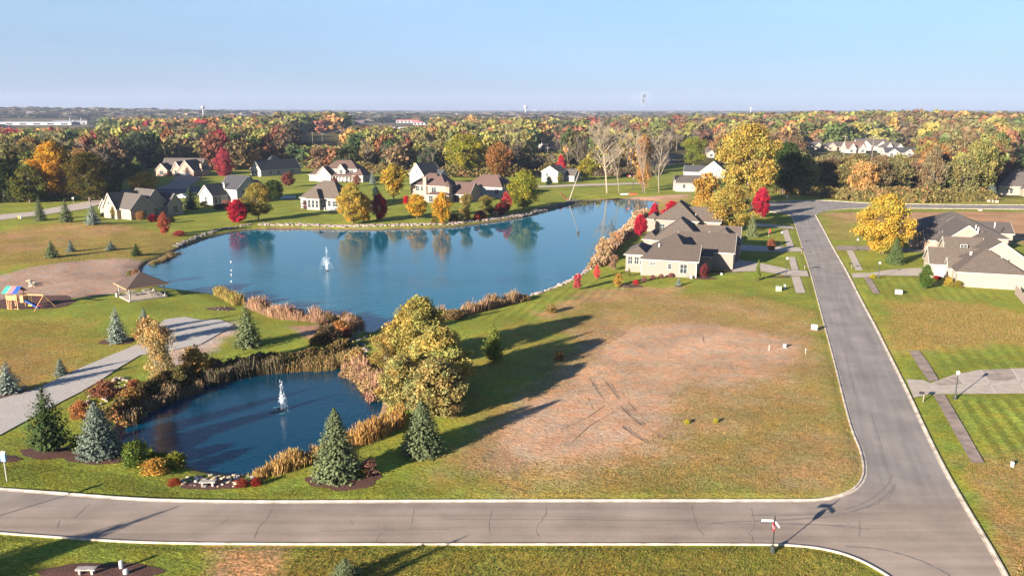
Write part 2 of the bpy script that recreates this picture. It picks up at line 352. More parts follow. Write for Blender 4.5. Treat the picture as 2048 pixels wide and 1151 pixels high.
def water_mat(name, body, scale, strength, dist=.1):
    m = mat(name, body, .03, spec=.5); t = m.node_tree; b = t.nodes['Principled BSDF']; b.inputs['IOR'].default_value = 1.33
    geo = t.nodes.new('ShaderNodeNewGeometry')
    def n(s, st, rot, d=3):
        z = t.nodes.new('ShaderNodeTexNoise'); z.inputs['Scale'].default_value = s; z.inputs['Detail'].default_value = d
        k = t.nodes.new('ShaderNodeMapping'); k.inputs['Scale'].default_value = st; k.inputs['Rotation'].default_value = (0, 0, rot)
        t.links.new(geo.outputs['Position'], k.inputs['Vector']); t.links.new(k.outputs[0], z.inputs['Vector']); return z
    a = n(scale, (1, 1.8, 1), R(25)); c = n(scale*.35, (1, 1.5, 1), R(-20))
    # calm water in the lee of the far bank, ruffled nearer
    cm = n(.035, (1, 1.6, 1), 0, 2); sep = t.nodes.new('ShaderNodeSeparateXYZ'); t.links.new(geo.outputs['Position'], sep.inputs[0])
    yr = t.nodes.new('ShaderNodeMapRange'); yr.inputs['From Min'].default_value = 225; yr.inputs['From Max'].default_value = 150
    yr.inputs['To Min'].default_value = .03; yr.inputs['To Max'].default_value = 1; t.links.new(sep.outputs['Y'], yr.inputs['Value'])
    ad = t.nodes.new('ShaderNodeMath'); ad.operation = 'ADD'; t.links.new(a.outputs['Fac'], ad.inputs[0]); t.links.new(c.outputs['Fac'], ad.inputs[1])
    mr = t.nodes.new('ShaderNodeMapRange'); mr.inputs['From Min'].default_value = .35; mr.inputs['From Max'].default_value = .65; mr.inputs['To Min'].default_value = .45
    mr.inputs['To Max'].default_value = 1.15; t.links.new(cm.outputs['Fac'], mr.inputs['Value'])
    mu = t.nodes.new('ShaderNodeMath'); mu.operation = 'MULTIPLY'; t.links.new(mr.outputs[0], mu.inputs[0]); t.links.new(yr.outputs[0], mu.inputs[1])
    mu2 = t.nodes.new('ShaderNodeMath'); mu2.operation = 'MULTIPLY'; t.links.new(mu.outputs[0], mu2.inputs[0]); mu2.inputs[1].default_value = strength
    bp = t.nodes.new('ShaderNodeBump'); bp.inputs['Distance'].default_value = dist; t.links.new(mu2.outputs[0], bp.inputs['Strength'])
    t.links.new(ad.outputs[0], bp.inputs['Height']); t.links.new(bp.outputs[0], b.inputs['Normal'])
    return m

# ---------------------------------------------------------------- ground sheet
ys = [-300, -150, -60, 0, 25, 38]
y = 46.0
while y < 620: ys.append(y); y *= 1.0042
while y < 30000: ys.append(y); y *= 1.05
ys = np.array(ys); inner = np.linspace(-.70, .70, 620)
xs = np.concatenate([[-7, -4, -2.4, -1.6, -1.2, -.95, -.8], inner, [.8, .95, 1.2, 1.6, 2.4, 4, 7]])
YY, SS = np.meshgrid(ys, xs, indexing='ij'); XX = SS*np.maximum(YY, 46)
ZZ = ground_z(XX, YY)
nr, nc = XX.shape
V = np.stack([XX.ravel(), YY.ravel(), ZZ.ravel()], 1)
idx = np.arange(nr*nc).reshape(nr, nc)
Fc = np.stack([idx[:-1, :-1], idx[:-1, 1:], idx[1:, 1:], idx[1:, :-1]], -1).reshape(-1, 4)
# value noise for ragged zone edges
_g = rng.random((257, 257))
def vnoise(X, Y, s):
    u = (X/s) % 256; v = (Y/s) % 256; i = u.astype(int); j = v.astype(int); fu = u-i; fv = v-j
    fu = fu*fu*(3-2*fu); fv = fv*fv*(3-2*fv)
    a = _g[i, j]; b = _g[i+1, j]; c = _g[i, j+1]; d = _g[i+1, j+1]
    return (a*(1-fu)+b*fu)*(1-fv)+(c*(1-fu)+d*fu)*fv-.5
def fb(X, Y, s): return vnoise(X, Y, s)+.5*vnoise(X+71, Y+13, s/2.1)+.3*vnoise(X+17, Y+91, s/4.7)
GREEN = (.185, .220, .034); GREEN2 = (.135, .185, .028); OLIVE = (.235, .195, .060); TAN = (.36, .255, .165); PINKT = (.40, .285, .195)
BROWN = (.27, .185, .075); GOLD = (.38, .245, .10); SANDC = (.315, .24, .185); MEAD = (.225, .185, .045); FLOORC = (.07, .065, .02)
col = np.empty((nr*nc, 4)); X = V[:, 0]; Y = V[:, 1]
col[:, :3] = GREEN; col[:, 3] = .75
gmix = np.clip(.5+fb(X, Y, 16)*1.3, 0, 1)[:, None]; col[:, :3] = col[:, :3]*(1-gmix*.5)+np.array(GREEN2)*gmix*.5
def zone(pts, c, soft=1.5, rag=2.0, ns=5.0, rough=.8, amt=1.0, patch=0.0):
    poly = P(pts); lo = poly.min(0)-12; hi = poly.max(0)+12
    k = np.where((X > lo[0]) & (X < hi[0]) & (Y > lo[1]) & (Y < hi[1]))[0]
    d = sdist(X[k], Y[k], poly)+fb(X[k], Y[k], ns)*rag
    w = np.clip(.5-d/soft/2, 0, 1)*amt
    if patch: w = w*np.clip(.55+patch*fb(X[k]+33, Y[k]+7, ns*1.3), 0, 1)
    w = w[:, None]; col[k, :3] = col[k, :3]*(1-w)+np.array(c)*w; col[k, 3:] = col[k, 3:]*(1-w)+rough*w
# distant forest floor
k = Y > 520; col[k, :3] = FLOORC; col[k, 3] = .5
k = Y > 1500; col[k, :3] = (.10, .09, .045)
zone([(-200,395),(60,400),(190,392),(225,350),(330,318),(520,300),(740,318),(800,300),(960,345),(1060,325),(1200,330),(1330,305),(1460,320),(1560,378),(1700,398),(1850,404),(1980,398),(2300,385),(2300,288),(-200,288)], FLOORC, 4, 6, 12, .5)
# big dry lot in the middle
zone([(890,955),(945,870),(1010,800),(1060,740),(1110,690),(1130,640),(1180,602),(1300,582),(1420,588),(1540,600),(1630,625),(1650,680),(1685,790),(1718,900),(1722,945),(1690,985),(1400,996),(1100,990),(960,982)], OLIVE, 3, 5, 5, .95)
zone([(930,960),(990,880),(1060,800),(1140,730),(1175,660),(1230,610),(1340,590),(1460,610),(1600,650),(1640,700),(1680,820),(1690,920),(1560,960),(1350,950),(1150,965),(1000,985)], (.31, .22, .115), 4, 9, 6, .7, 1, 1.0)
zone([(975,900),(1040,815),(1120,760),(1190,705),(1260,655),(1370,640),(1500,660),(1600,682),(1612,712),(1560,760),(1450,775),(1340,790),(1345,840),(1290,890),(1180,920),(1060,930),(985,935)], TAN, 3, 5, 4, .38, 1)
zone([(1000,890),(1080,810),(1180,770),(1300,780),(1320,830),(1270,885),(1150,915),(1040,918)], PINKT, 4, 4, 3, .15, .95)
zone([(1190,700),(1260,672),(1420,665),(1560,680),(1600,705),(1500,720),(1320,725)], PINKT, 4, 4, 3, .15, .95)
zone([(900,700),(1020,650),(1130,640),(1100,700),(1030,760),(960,830),(900,820)], MEAD, 3, 6, 5, .6, .6)
zone([(1180,580),(1360,575),(1340,592),(1180,605),(1090,640),(1080,625)], (.34,.21,.12), 1.5, 3, 3, .8, .7)
# left meadow, sand, rough ground
zone([(-80,645),(60,640),(160,650),(215,690),(190,740),(110,775),(0,815),(-80,830)], MEAD, 5, 6, 8, .8, .9)
zone([(-80,690),(90,690),(150,730),(60,790),(-80,810)], (.33,.19,.09), 4, 7, 6, .9, .8, 1.0)
zone([(-80,470),(0,466),(60,452),(175,446),(240,455),(330,465),(355,480),(345,505),(290,518),(150,518),(60,530),(-80,550)], MEAD, 3, 5, 6, .9, 1)
zone([(-80,480),(120,455),(260,458),(300,470),(180,480),(100,500),(-80,520)], (.31,.19,.11), 3, 6, 5, .9, .85, 1)
zone([(-80,562),(0,552),(60,536),(150,522),(230,516),(285,516),(296,540),(300,562),(262,582),(180,594),(70,603),(-80,616)], SANDC, .8, 1.2, 3, .35)
# right hand rough ground
zone([(1775,610),(1850,600),(1960,612),(2120,640),(2120,695),(2000,690),(1860,698),(1800,700),(1775,660)], (.28,.20,.06), 2.5, 4, 5, .95)
zone([(1795,655),(1900,625),(2120,650),(2120,690),(1980,685),(1850,692)], (.31, .22, .085), 3, 6, 4, 1, .85, 1.3)
zone([(1640,428),(1760,424),(2120,424),(2120,500),(2000,478),(1940,440),(1800,445),(1700,445)], (.32,.21,.12), 2, 4, 7, .8)
zone([(1640,430),(1700,430),(1720,460),(1700,480),(1668,478)], OLIVE, 3, 4, 5, .8, .8)
zone([(1560,398),(1700,398),(1990,408),(2120,408),(2120,402),(1560,388)], (.20,.19,.05), 4, 5, 9, .5, .8)
zone([(1950,925),(2060,900),(2200,900),(2300,1160),(2040,1160)], (.26, .20, .075), 2, 4, 4, 1, .95)
zone([(1938,935),(1960,925),(2010,1000),(2060,1150),(2020,1150)], (.31,.20,.09), .8, 1.5, 2, 1, .7)
zone([(420,1092),(585,1090),(575,1150),(540,1200),(400,1200)], (.40,.22,.13), 1.2, 2, 2.5, 1, .85)
zone([(600,1095),(1500,1095),(1680,1130),(1760,1200),(600,1200)], (.20,.17,.035), 2, 5, 5, 1, .9)
zone([(1130,404),(1200,395),(1320,392),(1380,388),(1370,396),(1325,406),(1320,398),(1260,397),(1180,399)], (.38,.25,.19), 1.5, 2, 4, .6)
zone([(1235,470),(1290,400),(1340,395),(1400,392),(1330,440),(1255,480)], (.27,.21,.08), 2, 4, 4, .8, .7)
zone([(1320,306),(1352,312),(1345,330),(1300,332)], (.16,.14,.13), 2, 1, 4, .3, .8)
zone([(320,688),(470,640),(468,668),(400,720),(330,735)], (.36,.30,.25), 1.2, 1.5, 3, .4)
zone([(580,652),(650,645),(655,672),(640,682),(600,668)], (.30,.2,.14), .8, 1, 3, .6)
# mown stripes on the lawn right of the pavement (the sward itself is rolled light and dark)
st = P([(1908,800),(2200,800),(2300,930),(1985,930),(1955,880)]); kk = inside(X, Y, st)
sx = (X*.953-Y*.302)
col[kk, :3] = col[kk, :3]*(1+.20*np.sign(np.sin(sx[kk]*2*math.pi/1.7)))[:, None]
st2 = inside(X, Y, P([(1700,555),(1850,555),(2040,600),(1760,600)])) | inside(X, Y, P([(900,640),(1180,560),(1290,572),(1060,640)])) | inside(X, Y, P([(1850,690),(2100,690),(2100,735),(1900,760)]))
col[st2, :3] = col[st2, :3]*(1+.10*np.sign(np.sin(sx[st2]*2*math.pi/2.0)))[:, None]
dsh = np.minimum(sdist(X, Y, LAKE), sdist(X, Y, POND)); k = dsh < .9
col[k, :3] = (.16, .12, .075); col[dsh < 0, :3] = (.05, .05, .03)
np_mesh('ground', V, Fc, col, ground_mat(), smoothed=True)
tag(bpy.data.objects['ground'], kind='structure')
del V, Fc

# ---------------------------------------------------------------- water
def sheet(name, poly, z, mt, kind='structure', parent=None):
    from mathutils.geometry import tessellate_polygon
    p = [Vector((a, b, 0)) for a, b in poly]; tr = tessellate_polygon([p])
    zz = z if hasattr(z, '__len__') else [z]*len(p)
    me = bpy.data.meshes.new(name); vs = [(a.x, a.y, zz[i]) for i, a in enumerate(p)]
    fs = []
    for t_ in tr:
        a, b, c = (Vector(vs[i]) for i in t_); n = (b-a).cross(c-a)
        fs.append(tuple(t_) if n.z > 0 else tuple(reversed(t_)))
    me.from_pydata(vs, [], fs); me.materials.append(mt); me.update()
    o = link(bpy.data.objects.new(name, me)); o.parent = parent
    if kind: o['kind'] = kind
    return o
def grow(poly, d):
    c = poly; n = np.roll(c, -1, 0)-np.roll(c, 1, 0); n = np.stack([n[:, 1], -n[:, 0]], 1); n /= np.linalg.norm(n, axis=1)[:, None]+1e-9
    area = np.sum(c[:, 0]*np.roll(c[:, 1], -1)-np.roll(c[:, 0], -1)*c[:, 1])
    return c+n*d*(1 if area > 0 else -1)
sheet('lake_water', grow(LAKE, .5), WL, water_mat('lake_surface', (.005, .098, .148), 1.5, .55, .12))
sheet('pond_water', grow(POND, .35), WL, water_mat('pond_surface', (.0008, .034, .066), 2.2, .36, .08))

# ---------------------------------------------------------------- roads, kerbs, pavements, drives
sheet('road', ROAD, 0.03, road_mat())
def kerb(line, side, name='kerb', w=.14, hgt=.14, pan=.28):
    """raised kerb standing just outside the line, pale gutter pan inside it. side=+1: road is to the left of travel"""
    L = np.array(line); t = np.gradient(L, axis=0); t /= np.linalg.norm(t, axis=1)[:, None]+1e-9
    n = np.stack([-t[:, 1], t[:, 0]], 1)*side
    mb = MB(); k = len(L)
    rows = [(L-n*w, -.05), (L-n*w, hgt), (L+n*.02, hgt), (L+n*.04, .045), (L+n*pan, .036), (L+n*pan, -.02)]
    vs = [(p[0], p[1], z) for a, z in rows for p in a]
    fs = []
    for r in range(5):
        for i in range(k-1):
            q = (r*k+i, r*k+i+1, (r+1)*k+i+1, (r+1)*k+i); fs.append(q if side < 0 else q[::-1])
    mb.add(vs, fs); return tag(mb.build(name, M['kerb']), kind='structure')
def dens(L, s=.8):
    out = [L[0]]
    for a, b in zip(L[:-1], L[1:]):
        n = max(1, int(np.linalg.norm(b-a)/s)); out += [a+(b-a)*i/n for i in range(1, n+1)]
    return np.array(out)
kerb(dens(RT), -1); kerb(dens(RB), 1, pan=.14, w=.10); kerb(dens(RR), 1); kerb(dens(RF), -1)
def smooth_px(c): return [tuple(q) for q in smooth_open(np.array(c, float), 3)]
# cracks in the asphalt: dark sealed seams
def crack(pts, w=.05, mb=None, z=.036, jit=.06):
    p = P(pts); p = dens(p, .5); j = rng.normal(0, jit, p.shape); j[0] = 0; p = p+j
    t = np.gradient(p, axis=0); t /= np.linalg.norm(t, axis=1)[:, None]+1e-9; n = np.stack([-t[:, 1], t[:, 0]], 1)
    ww = (w*rng.uniform(.3, 1.3, len(p)))[:, None]; a = p+n*ww/2; b = p-n*ww/2; k = len(p)
    mb.add([(q[0], q[1], z) for q in a]+[(q[0], q[1], z) for q in b], [(i, k+i, k+i+1, i+1) for i in range(k-1)])
mb = MB()
for c in [[(545,1017),(530,1040),(514,1060),(508,1078)], [(828,1018),(825,1040),(824,1048)], [(773,1056),(757,1075),(752,1086)], [(985,1018),(980,1040),(978,1062)], [(1093,1014),(1092,1028),(1080,1042),(1072,1060),(1077,1072)],
          [(1385,1010),(1387,1028),(1392,1045),(1397,1060),(1408,1070)], [(1502,1016),(1508,1035),(1509,1055),(1500,1065)], [(1492,1062),(1502,1072),(1506,1083)], [(180,1008),(165,1020),(150,1035)], [(120,1040),(115,1055)],
          [(1795,915),(1820,919),(1838,925),(1870,928)], [(1720,1040),(1722,1058),(1719,1075)], [(1840,1045),(1910,1054),(1930,1050)], [(1700,808),(1730,824),(1760,828)], [(1680,722),(1740,726),(1784,728)],
          [(460,1034),(440,1050)], [(700,1040),(706,1050)]]:
    crack(c, .045, mb)
for c in [[(1790,975),(1780,990),(1760,1003),(1735,1014),(1700,1022)], [(1742,830),(1752,860),(1766,900)], [(1690,700),(1700,750),(1716,800)], [(640,1062),(900,1058)], [(900,1037),(1400,1041)], [(1330,1047),(1700,1050)]]:
    crack(c, .05, mb)
tag(mb.build('road_cracks', mat('crack_seal', (.11, .09, .08), .9)), kind='structure')
SK = mat('tyre_wear', (.190, .158, .142), .85, .12, 3); mb = MB()
for c in [[(1420,1046),(1560,1040),(1660,1034),(1725,1018),(1770,994),(1792,968)], [(1500,1030),(1620,1030),(1700,1018),(1748,996),(1776,970),(1784,950)], [(1690,1092),(1760,1096),(1840,1118),(1900,1150)], [(1740,1058),(1640,1048),(1520,1046)]]: crack(smooth_px(c), .24, mb, .0345, .012)
tag(mb.build('tyre_marks', SK), kind='structure')
def slab(name, pts, mt, z=.07, th=.06):
    """a paving slab sheet standing a few centimetres proud of the grass"""
    p = P(pts); o = sheet(name, p, z, mt); return o
def follow(name, pts, mt, z=.2, extra=0):
    p = dens(P(pts+[pts[0]])[:], 3)[:-1]; zz = [gz(a, b)+.07+extra for a, b in p]; return sheet(name, p, z=zz, mt=mt)
Z1 = .19
slab('driveway', [(1812,760),(1846,762),(1862,768),(1905,752),(1955,742),(2048,738),(2250,738),(2250,789),(2048,789),(1890,790),(1862,790),(1827,797)], M['concrete'], Z1)
JT = mat('slab_joint', (.47, .40, .34), .9)
for j_ in [[(1912,752),(1941,789),(1943,789),(1915,751)], [(1960,742),(1990,789),(1993,789),(1963,742)], [(2022,739),(2052,789),(2056,789),(2025,739)], [(1862,775),(2048,766),(2048,767.5),(1862,776.2)]]: slab('driveway_joint', j_, JT, Z1+.006)
slab('driveway_stain', [(1964,742),(2021,739),(2034,758),(2012,764),(1976,762)], mat('stained_concrete', (.29, .23, .19), .9, .3, .8), Z1+.003)
slab('driveway_stain', [(1868,768),(1911,753),(1926,771),(1880,774)], mat('stained_concrete', (.31, .25, .205), .9, .3, .8), Z1+.003)
slab('pavement', [(1817,703),(1838,703),(1859,731),(1878,764),(1857,764),(1840,740)], M['concrete2'], Z1+.006)
slab('pavement', [(1866,791),(1889,791),(1930,860),(1968,928),(1943,928),(1910,870)], M['concrete2'], Z1+.006)
slab('driveway', [(1703,548),(1722,547),(1742,547),(1775,541),(1830,537),(1880,540),(1880,556),(1835,553),(1765,552),(1728,556),(1706,557)], M['concrete'], Z1)
slab('pavement', [(1693,502),(1706,502),(1726,542),(1711,542)], M['concrete'], Z1+.006)
slab('pavement', [(1727,556),(1741,556),(1760,588),(1746,588)], M['concrete2'], Z1+.006)
slab('driveway', [(1671,494),(1680,492),(1750,494),(1800,497),(1870,500),(1870,506),(1750,501),(1675,502)], M['concrete2'], Z1)
slab('driveway', [(1614,543),(1585,541),(1530,529),(1478,520),(1466,530),(1464,545),(1520,543),(1580,553),(1618,554)], M['concrete'], Z1)
slab('pavement', [(1583,555),(1600,555),(1611,587),(1592,587)], M['concrete'], Z1+.006)
slab('pavement', [(1577,515),(1590,515),(1597,541),(1583,541)], M['concrete'], Z1+.006)
slab('driveway', [(1601,496),(1475,490),(1470,502),(1540,505),(1605,504)], M['concrete'], Z1)
slab('pavement', [(1564,460),(1576,460),(1588,495),(1574,495)], M['concrete'], Z1+.006)
slab('driveway', [(1585,453),(1510,447),(1500,451),(1590,459)], M['concrete'], Z1)
GRAV = mat('gravel', (.37, .335, .30), .95, .22, 5, .3)
follow('gravel_path', [(-120,835),(0,800),(70,780),(150,742),(215,715),(275,690),(330,640),(370,634),(400,640),(440,640),(468,650),(440,668),(400,690),(330,705),(280,712),(240,735),(200,762),(160,785),(120,805),(60,838),(0,872),(-120,920)], GRAV, extra=.02)
# other streets among the houses on the far side
follow('road', [(-80,437),(60,425),(150,408),(185,402),(215,398),(215,404),(175,418),(90,430),(0,441),(-80,450)], M['concrete'], extra=.05)
follow('road', [(225,382),(330,372),(400,374),(400,385),(330,390),(225,392)], M['roof_dark'], extra=.05)
follow('driveway', [(352,352),(402,350),(398,360),(372,378),(310,378),(340,368)], M['concrete2'], extra=.08)
follow('driveway', [(560,392),(592,392),(592,398),(560,399)], M['concrete'], extra=.08)
follow('road', [(1040,374),(1200,368),(1290,366),(1290,369),(1200,372),(1040,378)], M['concrete'], extra=.12)

# ---------------------------------------------------------------- foliage makers
def unit(n):
    v = rng.normal(size=(n, 3)); return v/np.linalg.norm(v, axis=1)[:, None]
def quads(C, Nn, size, asp=1.0, flat=None):
    """a small four cornered leaf clump at each centre C, facing roughly Nn"""
    n = len(C); a = np.cross(Nn, unit(n)); a /= np.linalg.norm(a, axis=1)[:, None]+1e-9; b = np.cross(Nn, a)
    s = size[:, None] if hasattr(size, '__len__') else size
    k = rng.uniform(.6, 1.3, (n, 4, 1))
    q = np.stack([-a*s*asp-b*s, a*s*asp-b*s, a*s*asp+b*s, -a*s*asp+b*s], 1)*k
    V = (C[:, None, :]+q).reshape(-1, 3); Fq = np.arange(4*n).reshape(-1, 4); return V, Fq
def crown_np(nleaf, nblob, size, shape='round', seed=0, blob=.17, asp=1.0, loose=.30):
    """unit crown (height 1, width 1): leaf clumps on the shells of many lobes; returns V, F, Col"""
    global rng
    keep = rng; rng = np.random.default_rng(seed)
    z = rng.uniform(0, 1, nblob); ph = rng.uniform(0, 2*math.pi, nblob)
    if shape == 'round': prof = lambda t: np.sqrt(np.clip(1-(2*t-1)**2, 0, 1))**.8*(1.03-.12*t); z0 = .11
    elif shape == 'oval': prof = lambda t: np.clip(np.sin(np.pi*np.clip(t*.92+.04, 0, 1)**.8), 0, 1)**.75; z0 = .05
    elif shape == 'cone': prof = lambda t: np.clip(1-t, 0, 1)**.75*(.75+.25*np.minimum(1, t*6)); z0 = .03
    elif shape == 'shrub': prof = lambda t: np.sqrt(np.clip(1-t*t, 0, 1)); z0 = .0
    elif shape == 'vase': prof = lambda t: np.clip(np.sin(np.pi*np.clip(t, 0, 1)**1.4), 0, 1)**.6; z0 = .15
    elif shape == 'ragged': prof = lambda t: np.clip(np.sin(np.pi*np.clip(t*.9+.05, 0, 1)), 0, 1)**.6*(.8+.3*np.sin(t*9)); z0 = .05
    br = blob*rng.uniform(.6, 1.25, nblob); rad = prof(z)*.5
    rr = np.clip(rad-br*.6, 0, .5)*np.sqrt(rng.uniform(.15, 1, nblob))*rng.uniform(.82, 1.18, nblob)
    zt = z0+br*.6+z*(1-z0-br*1.2)
    B = np.stack([rr*np.cos(ph), rr*np.sin(ph), zt], 1)
    bi = rng.choice(nblob, nleaf, p=br**2/np.sum(br**2)); d = unit(nleaf); d[:, 2] = d[:, 2]*.9+.12
    r = br[bi]*np.where(rng.random(nleaf) < loose, rng.uniform(.9, 1.75, nleaf), rng.uniform(.45, 1.08, nleaf))
    C = B[bi]+d*r[:, None]*np.array([1, 1, .72])
    N = d*.6+unit(nleaf)*.85; N /= np.linalg.norm(N, axis=1)[:, None]
    V, Fq = quads(C, N, size*rng.uniform(.6, 1.3, nleaf), asp)
    V[:, 2] = np.maximum(V[:, 2], z0*.35)
    bt = rng.uniform(.72, 1.25, nblob)[bi]*rng.uniform(.55, 1.35, nleaf); hu = rng.normal(0, .07, nblob)[bi]+rng.normal(0, .05, nleaf)
    c = np.stack([bt*(1+hu), bt*(1-hu*.4), bt*(1-hu)], 1)
    rng = keep
    return V, Fq, np.repeat(c, 4, 0)
def branch_np(seed, n1=9, levels=3, spread=.55, upto=1.0, trunk=.018, z_first=.22, up=.55, n2=7, n3=6):
    """bare limbs of a unit tree as tapering three sided twigs"""
    rr = random.Random(seed); segs = []
    def grow_(p, d, L, r, lev):
        n = 3 if lev else 5; pts = [p]
        for i in range(n):
            d = (d+Vector((rr.gauss(0, .09), rr.gauss(0, .09), rr.gauss(.03, .05)))).normalized(); pts.append(pts[-1]+d*L/n)
        for i in range(n): segs.append((pts[i], pts[i+1], r*(1-i/n*.6), r*(1-(i+1)/n*.6)))
        if lev >= levels: return
        for k in range([n1, n2, n3][lev]):
            t = rr.uniform(z_first if lev == 0 else .2, 1); i = min(int(t*n), n-1); q = pts[i].lerp(pts[i+1], t*n-i)
            a = rr.uniform(0, 6.283); o = Vector((math.cos(a), math.sin(a), 0))
            dd = (d*up+o*spread+Vector((0, 0, .35))).normalized()
            grow_(q, dd, L*rr.uniform(.34, .55)*(1.15-.5*t if lev == 0 else 1), r*.45, lev+1)
    grow_(Vector((0, 0, 0)), Vector((0, 0, 1)), .82*upto, trunk, 0)
    vs = []; fs = []
    for a, b, ra, rb in segs:
        d = (b-a).normalized(); u = d.cross(Vector((.3, .9, .1))).normalized(); w = d.cross(u); k = len(vs)
        for p, r in ((a, ra), (b, rb)):
            for j in range(3): vs.append(p+(u*math.cos(2.094*j)+w*math.sin(2.094*j))*r)
        fs += [(k, k+1, k+4, k+3), (k+1, k+2, k+5, k+4), (k+2, k, k+3, k+5)]
    V = np.array(vs); s = .5/max(1e-6, np.percentile(np.hypot(V[:, 0], V[:, 1]), 98)); V[:, :2] *= np.where(V[:, 2:3] > .15, s, s*.7); V[:, 2] *= 1/V[:, 2].max()
    return V, np.array(fs)
def spruce_np(levels, per, clumps, size, seed=0, droop=.22, top=.04, full=1.0):
    global rng
    keep = rng; rng = np.random.default_rng(seed); C = []; N = []; T = []; S = []
    for L in range(levels):
        t = L/(levels-1); z = .06+.92*t; rad = .5*((1-t)**.66)*(.93+.14*rng.random())*full+top*.25
        if t < .12: rad *= .82+t*1.5
        n = max(4, int(per*(1-t*.72)))
        for k in range(n):
            a = 2*math.pi*(k+rng.random())/n+L*1.1; ln = rad*rng.uniform(.62, 1.14); m = max(2, int(clumps*(.25+ln*1.5)))
            u = np.linspace(.15, 1, m)**.8; r = u*ln
            zz = z-droop*ln*u+.16*ln*u**3+rng.normal(0, .004, m)
            x = r*math.cos(a)+rng.normal(0, .010, m); yy = r*math.sin(a)+rng.normal(0, .010, m)
            C.append(np.stack([x, yy, zz], 1)); nn = np.stack([np.full(m, math.cos(a)*.5), np.full(m, math.sin(a)*.5), np.full(m, .8)], 1); N.append(nn)
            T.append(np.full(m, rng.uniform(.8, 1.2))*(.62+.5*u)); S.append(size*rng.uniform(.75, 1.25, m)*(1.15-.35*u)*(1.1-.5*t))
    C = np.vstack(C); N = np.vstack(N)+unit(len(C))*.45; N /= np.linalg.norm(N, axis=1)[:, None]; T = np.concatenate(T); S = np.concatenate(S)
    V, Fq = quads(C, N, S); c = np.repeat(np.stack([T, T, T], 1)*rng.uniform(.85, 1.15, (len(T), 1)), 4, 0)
    rng = keep; return V, Fq, c
def mesh_of(name, V, Fq, c, m):
    o = np_mesh(name, V, Fq, c, m); me = o.data; bpy.data.objects.remove(o); return me
def trunk_me(seed, h=.62, r=.022, limbs=7, multi=1):
    rr = random.Random(seed); mb = MB()
    for q in range(multi):
        ox, oy = (rr.uniform(-.05, .05), rr.uniform(-.05, .05)) if multi > 1 else (0, 0); tx, ty = ox*3, oy*3
        mb.tube([(ox, oy, -.02), (ox*1.3, oy*1.3, h*.3), (tx, ty, h)], [r*1.25, r, r*.35], 6)
        for k in range(limbs):
            t = rr.uniform(.45, .95); a = rr.uniform(0, 6.283); L = rr.uniform(.16, .34)
            p = (tx*t, ty*t, h*t); mb.tube([p, (p[0]+math.cos(a)*L*.6, p[1]+math.sin(a)*L*.6, p[2]+L*.5), (p[0]+math.cos(a)*L, p[1]+math.sin(a)*L, p[2]+L*.9)], [r*.5, r*.3, r*.1], 4, False)
    o = mb.build('t', None); me = o.data; bpy.data.objects.remove(o)
    return me
TRUNKM = mat('tree_bark', (.16, .125, .10), .9, .3, 6); PALEBARK = mat('pale_bark', (.27, .235, .19), .9, .3, 6)
PROTO = {}
for i, (sh, nl, nb, sz, bl) in enumerate([('round', 8500, 95, .0150, .115), ('round', 8500, 120, .0150, .10), ('oval', 8000, 95, .0150, .10), ('vase', 7500, 80, .0150, .105), ('ragged', 7000, 85, .0145, .095), ('cone', 6500, 85, .0150, .085)]):
    PROTO[sh+str(i)] = mesh_of('crown', *crown_np(nl, nb, sz, sh, 100+i, bl), LEAF)
PROTO['dense'] = mesh_of('crown', *crown_np(11000, 110, .0145, 'oval', 131, .10), LEAF)
PROTO['big'] = mesh_of('crown', *crown_np(22000, 170, .0092, 'round', 133, .085), LEAF); PROTO['bigoval'] = mesh_of('crown', *crown_np(22000, 170, .0092, 'oval', 134, .085), LEAF)
PROTO['fine'] = mesh_of('crown', *crown_np(9000, 100, .0105, 'ragged', 132, .10), LEAF)
for i in range(3): PROTO['shrub%d' % i] = mesh_of('foliage', *crown_np(2600, 34, .026, 'shrub', 140+i, .19), LEAF)
for i in range(4):
    V, Fq = branch_np(300+i, n1=[13, 11, 12, 14][i], spread=[.55, .45, .6, .4][i], trunk=[.014, .012, .013, .011][i], n2=10, n3=10)
    PROTO['bare%d' % i] = mesh_of('limbs', V, Fq, np.ones((len(V), 3)), BARK)
V, Fq = branch_np(330, n1=7, levels=2, n2=6, trunk=.018); PROTO['twigs'] = mesh_of('limbs', V, Fq, np.ones((len(V), 3)), BARK)
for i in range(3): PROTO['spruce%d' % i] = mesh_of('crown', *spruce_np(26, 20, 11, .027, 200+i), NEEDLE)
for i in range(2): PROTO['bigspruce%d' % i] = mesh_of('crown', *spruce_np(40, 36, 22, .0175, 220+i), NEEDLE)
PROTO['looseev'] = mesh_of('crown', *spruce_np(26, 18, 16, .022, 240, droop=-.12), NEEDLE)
TR = [trunk_me(50+i, .66, .020, 14) for i in range(3)]; TRM = trunk_me(60, .6, .016, 5, 3); TRS = trunk_me(61, .95, .016, 0)
def obj_me(name, me, m, parent, sc=(1, 1, 1), color=None):
    o = link(bpy.data.objects.new(name, me)); o.parent = parent; o.scale = sc
    if m and not me.materials: me.materials.append(m)
    if color: o.color = (*color, 1)
    return o
for t_ in TR+[TRS]: t_.materials.append(TRUNKM)
TRM.materials.append(PALEBARK)
_rt = random.Random(5)
LEAFY = ['round0', 'round1', 'oval2', 'vase3', 'ragged4', 'cone5', 'dense', 'fine']
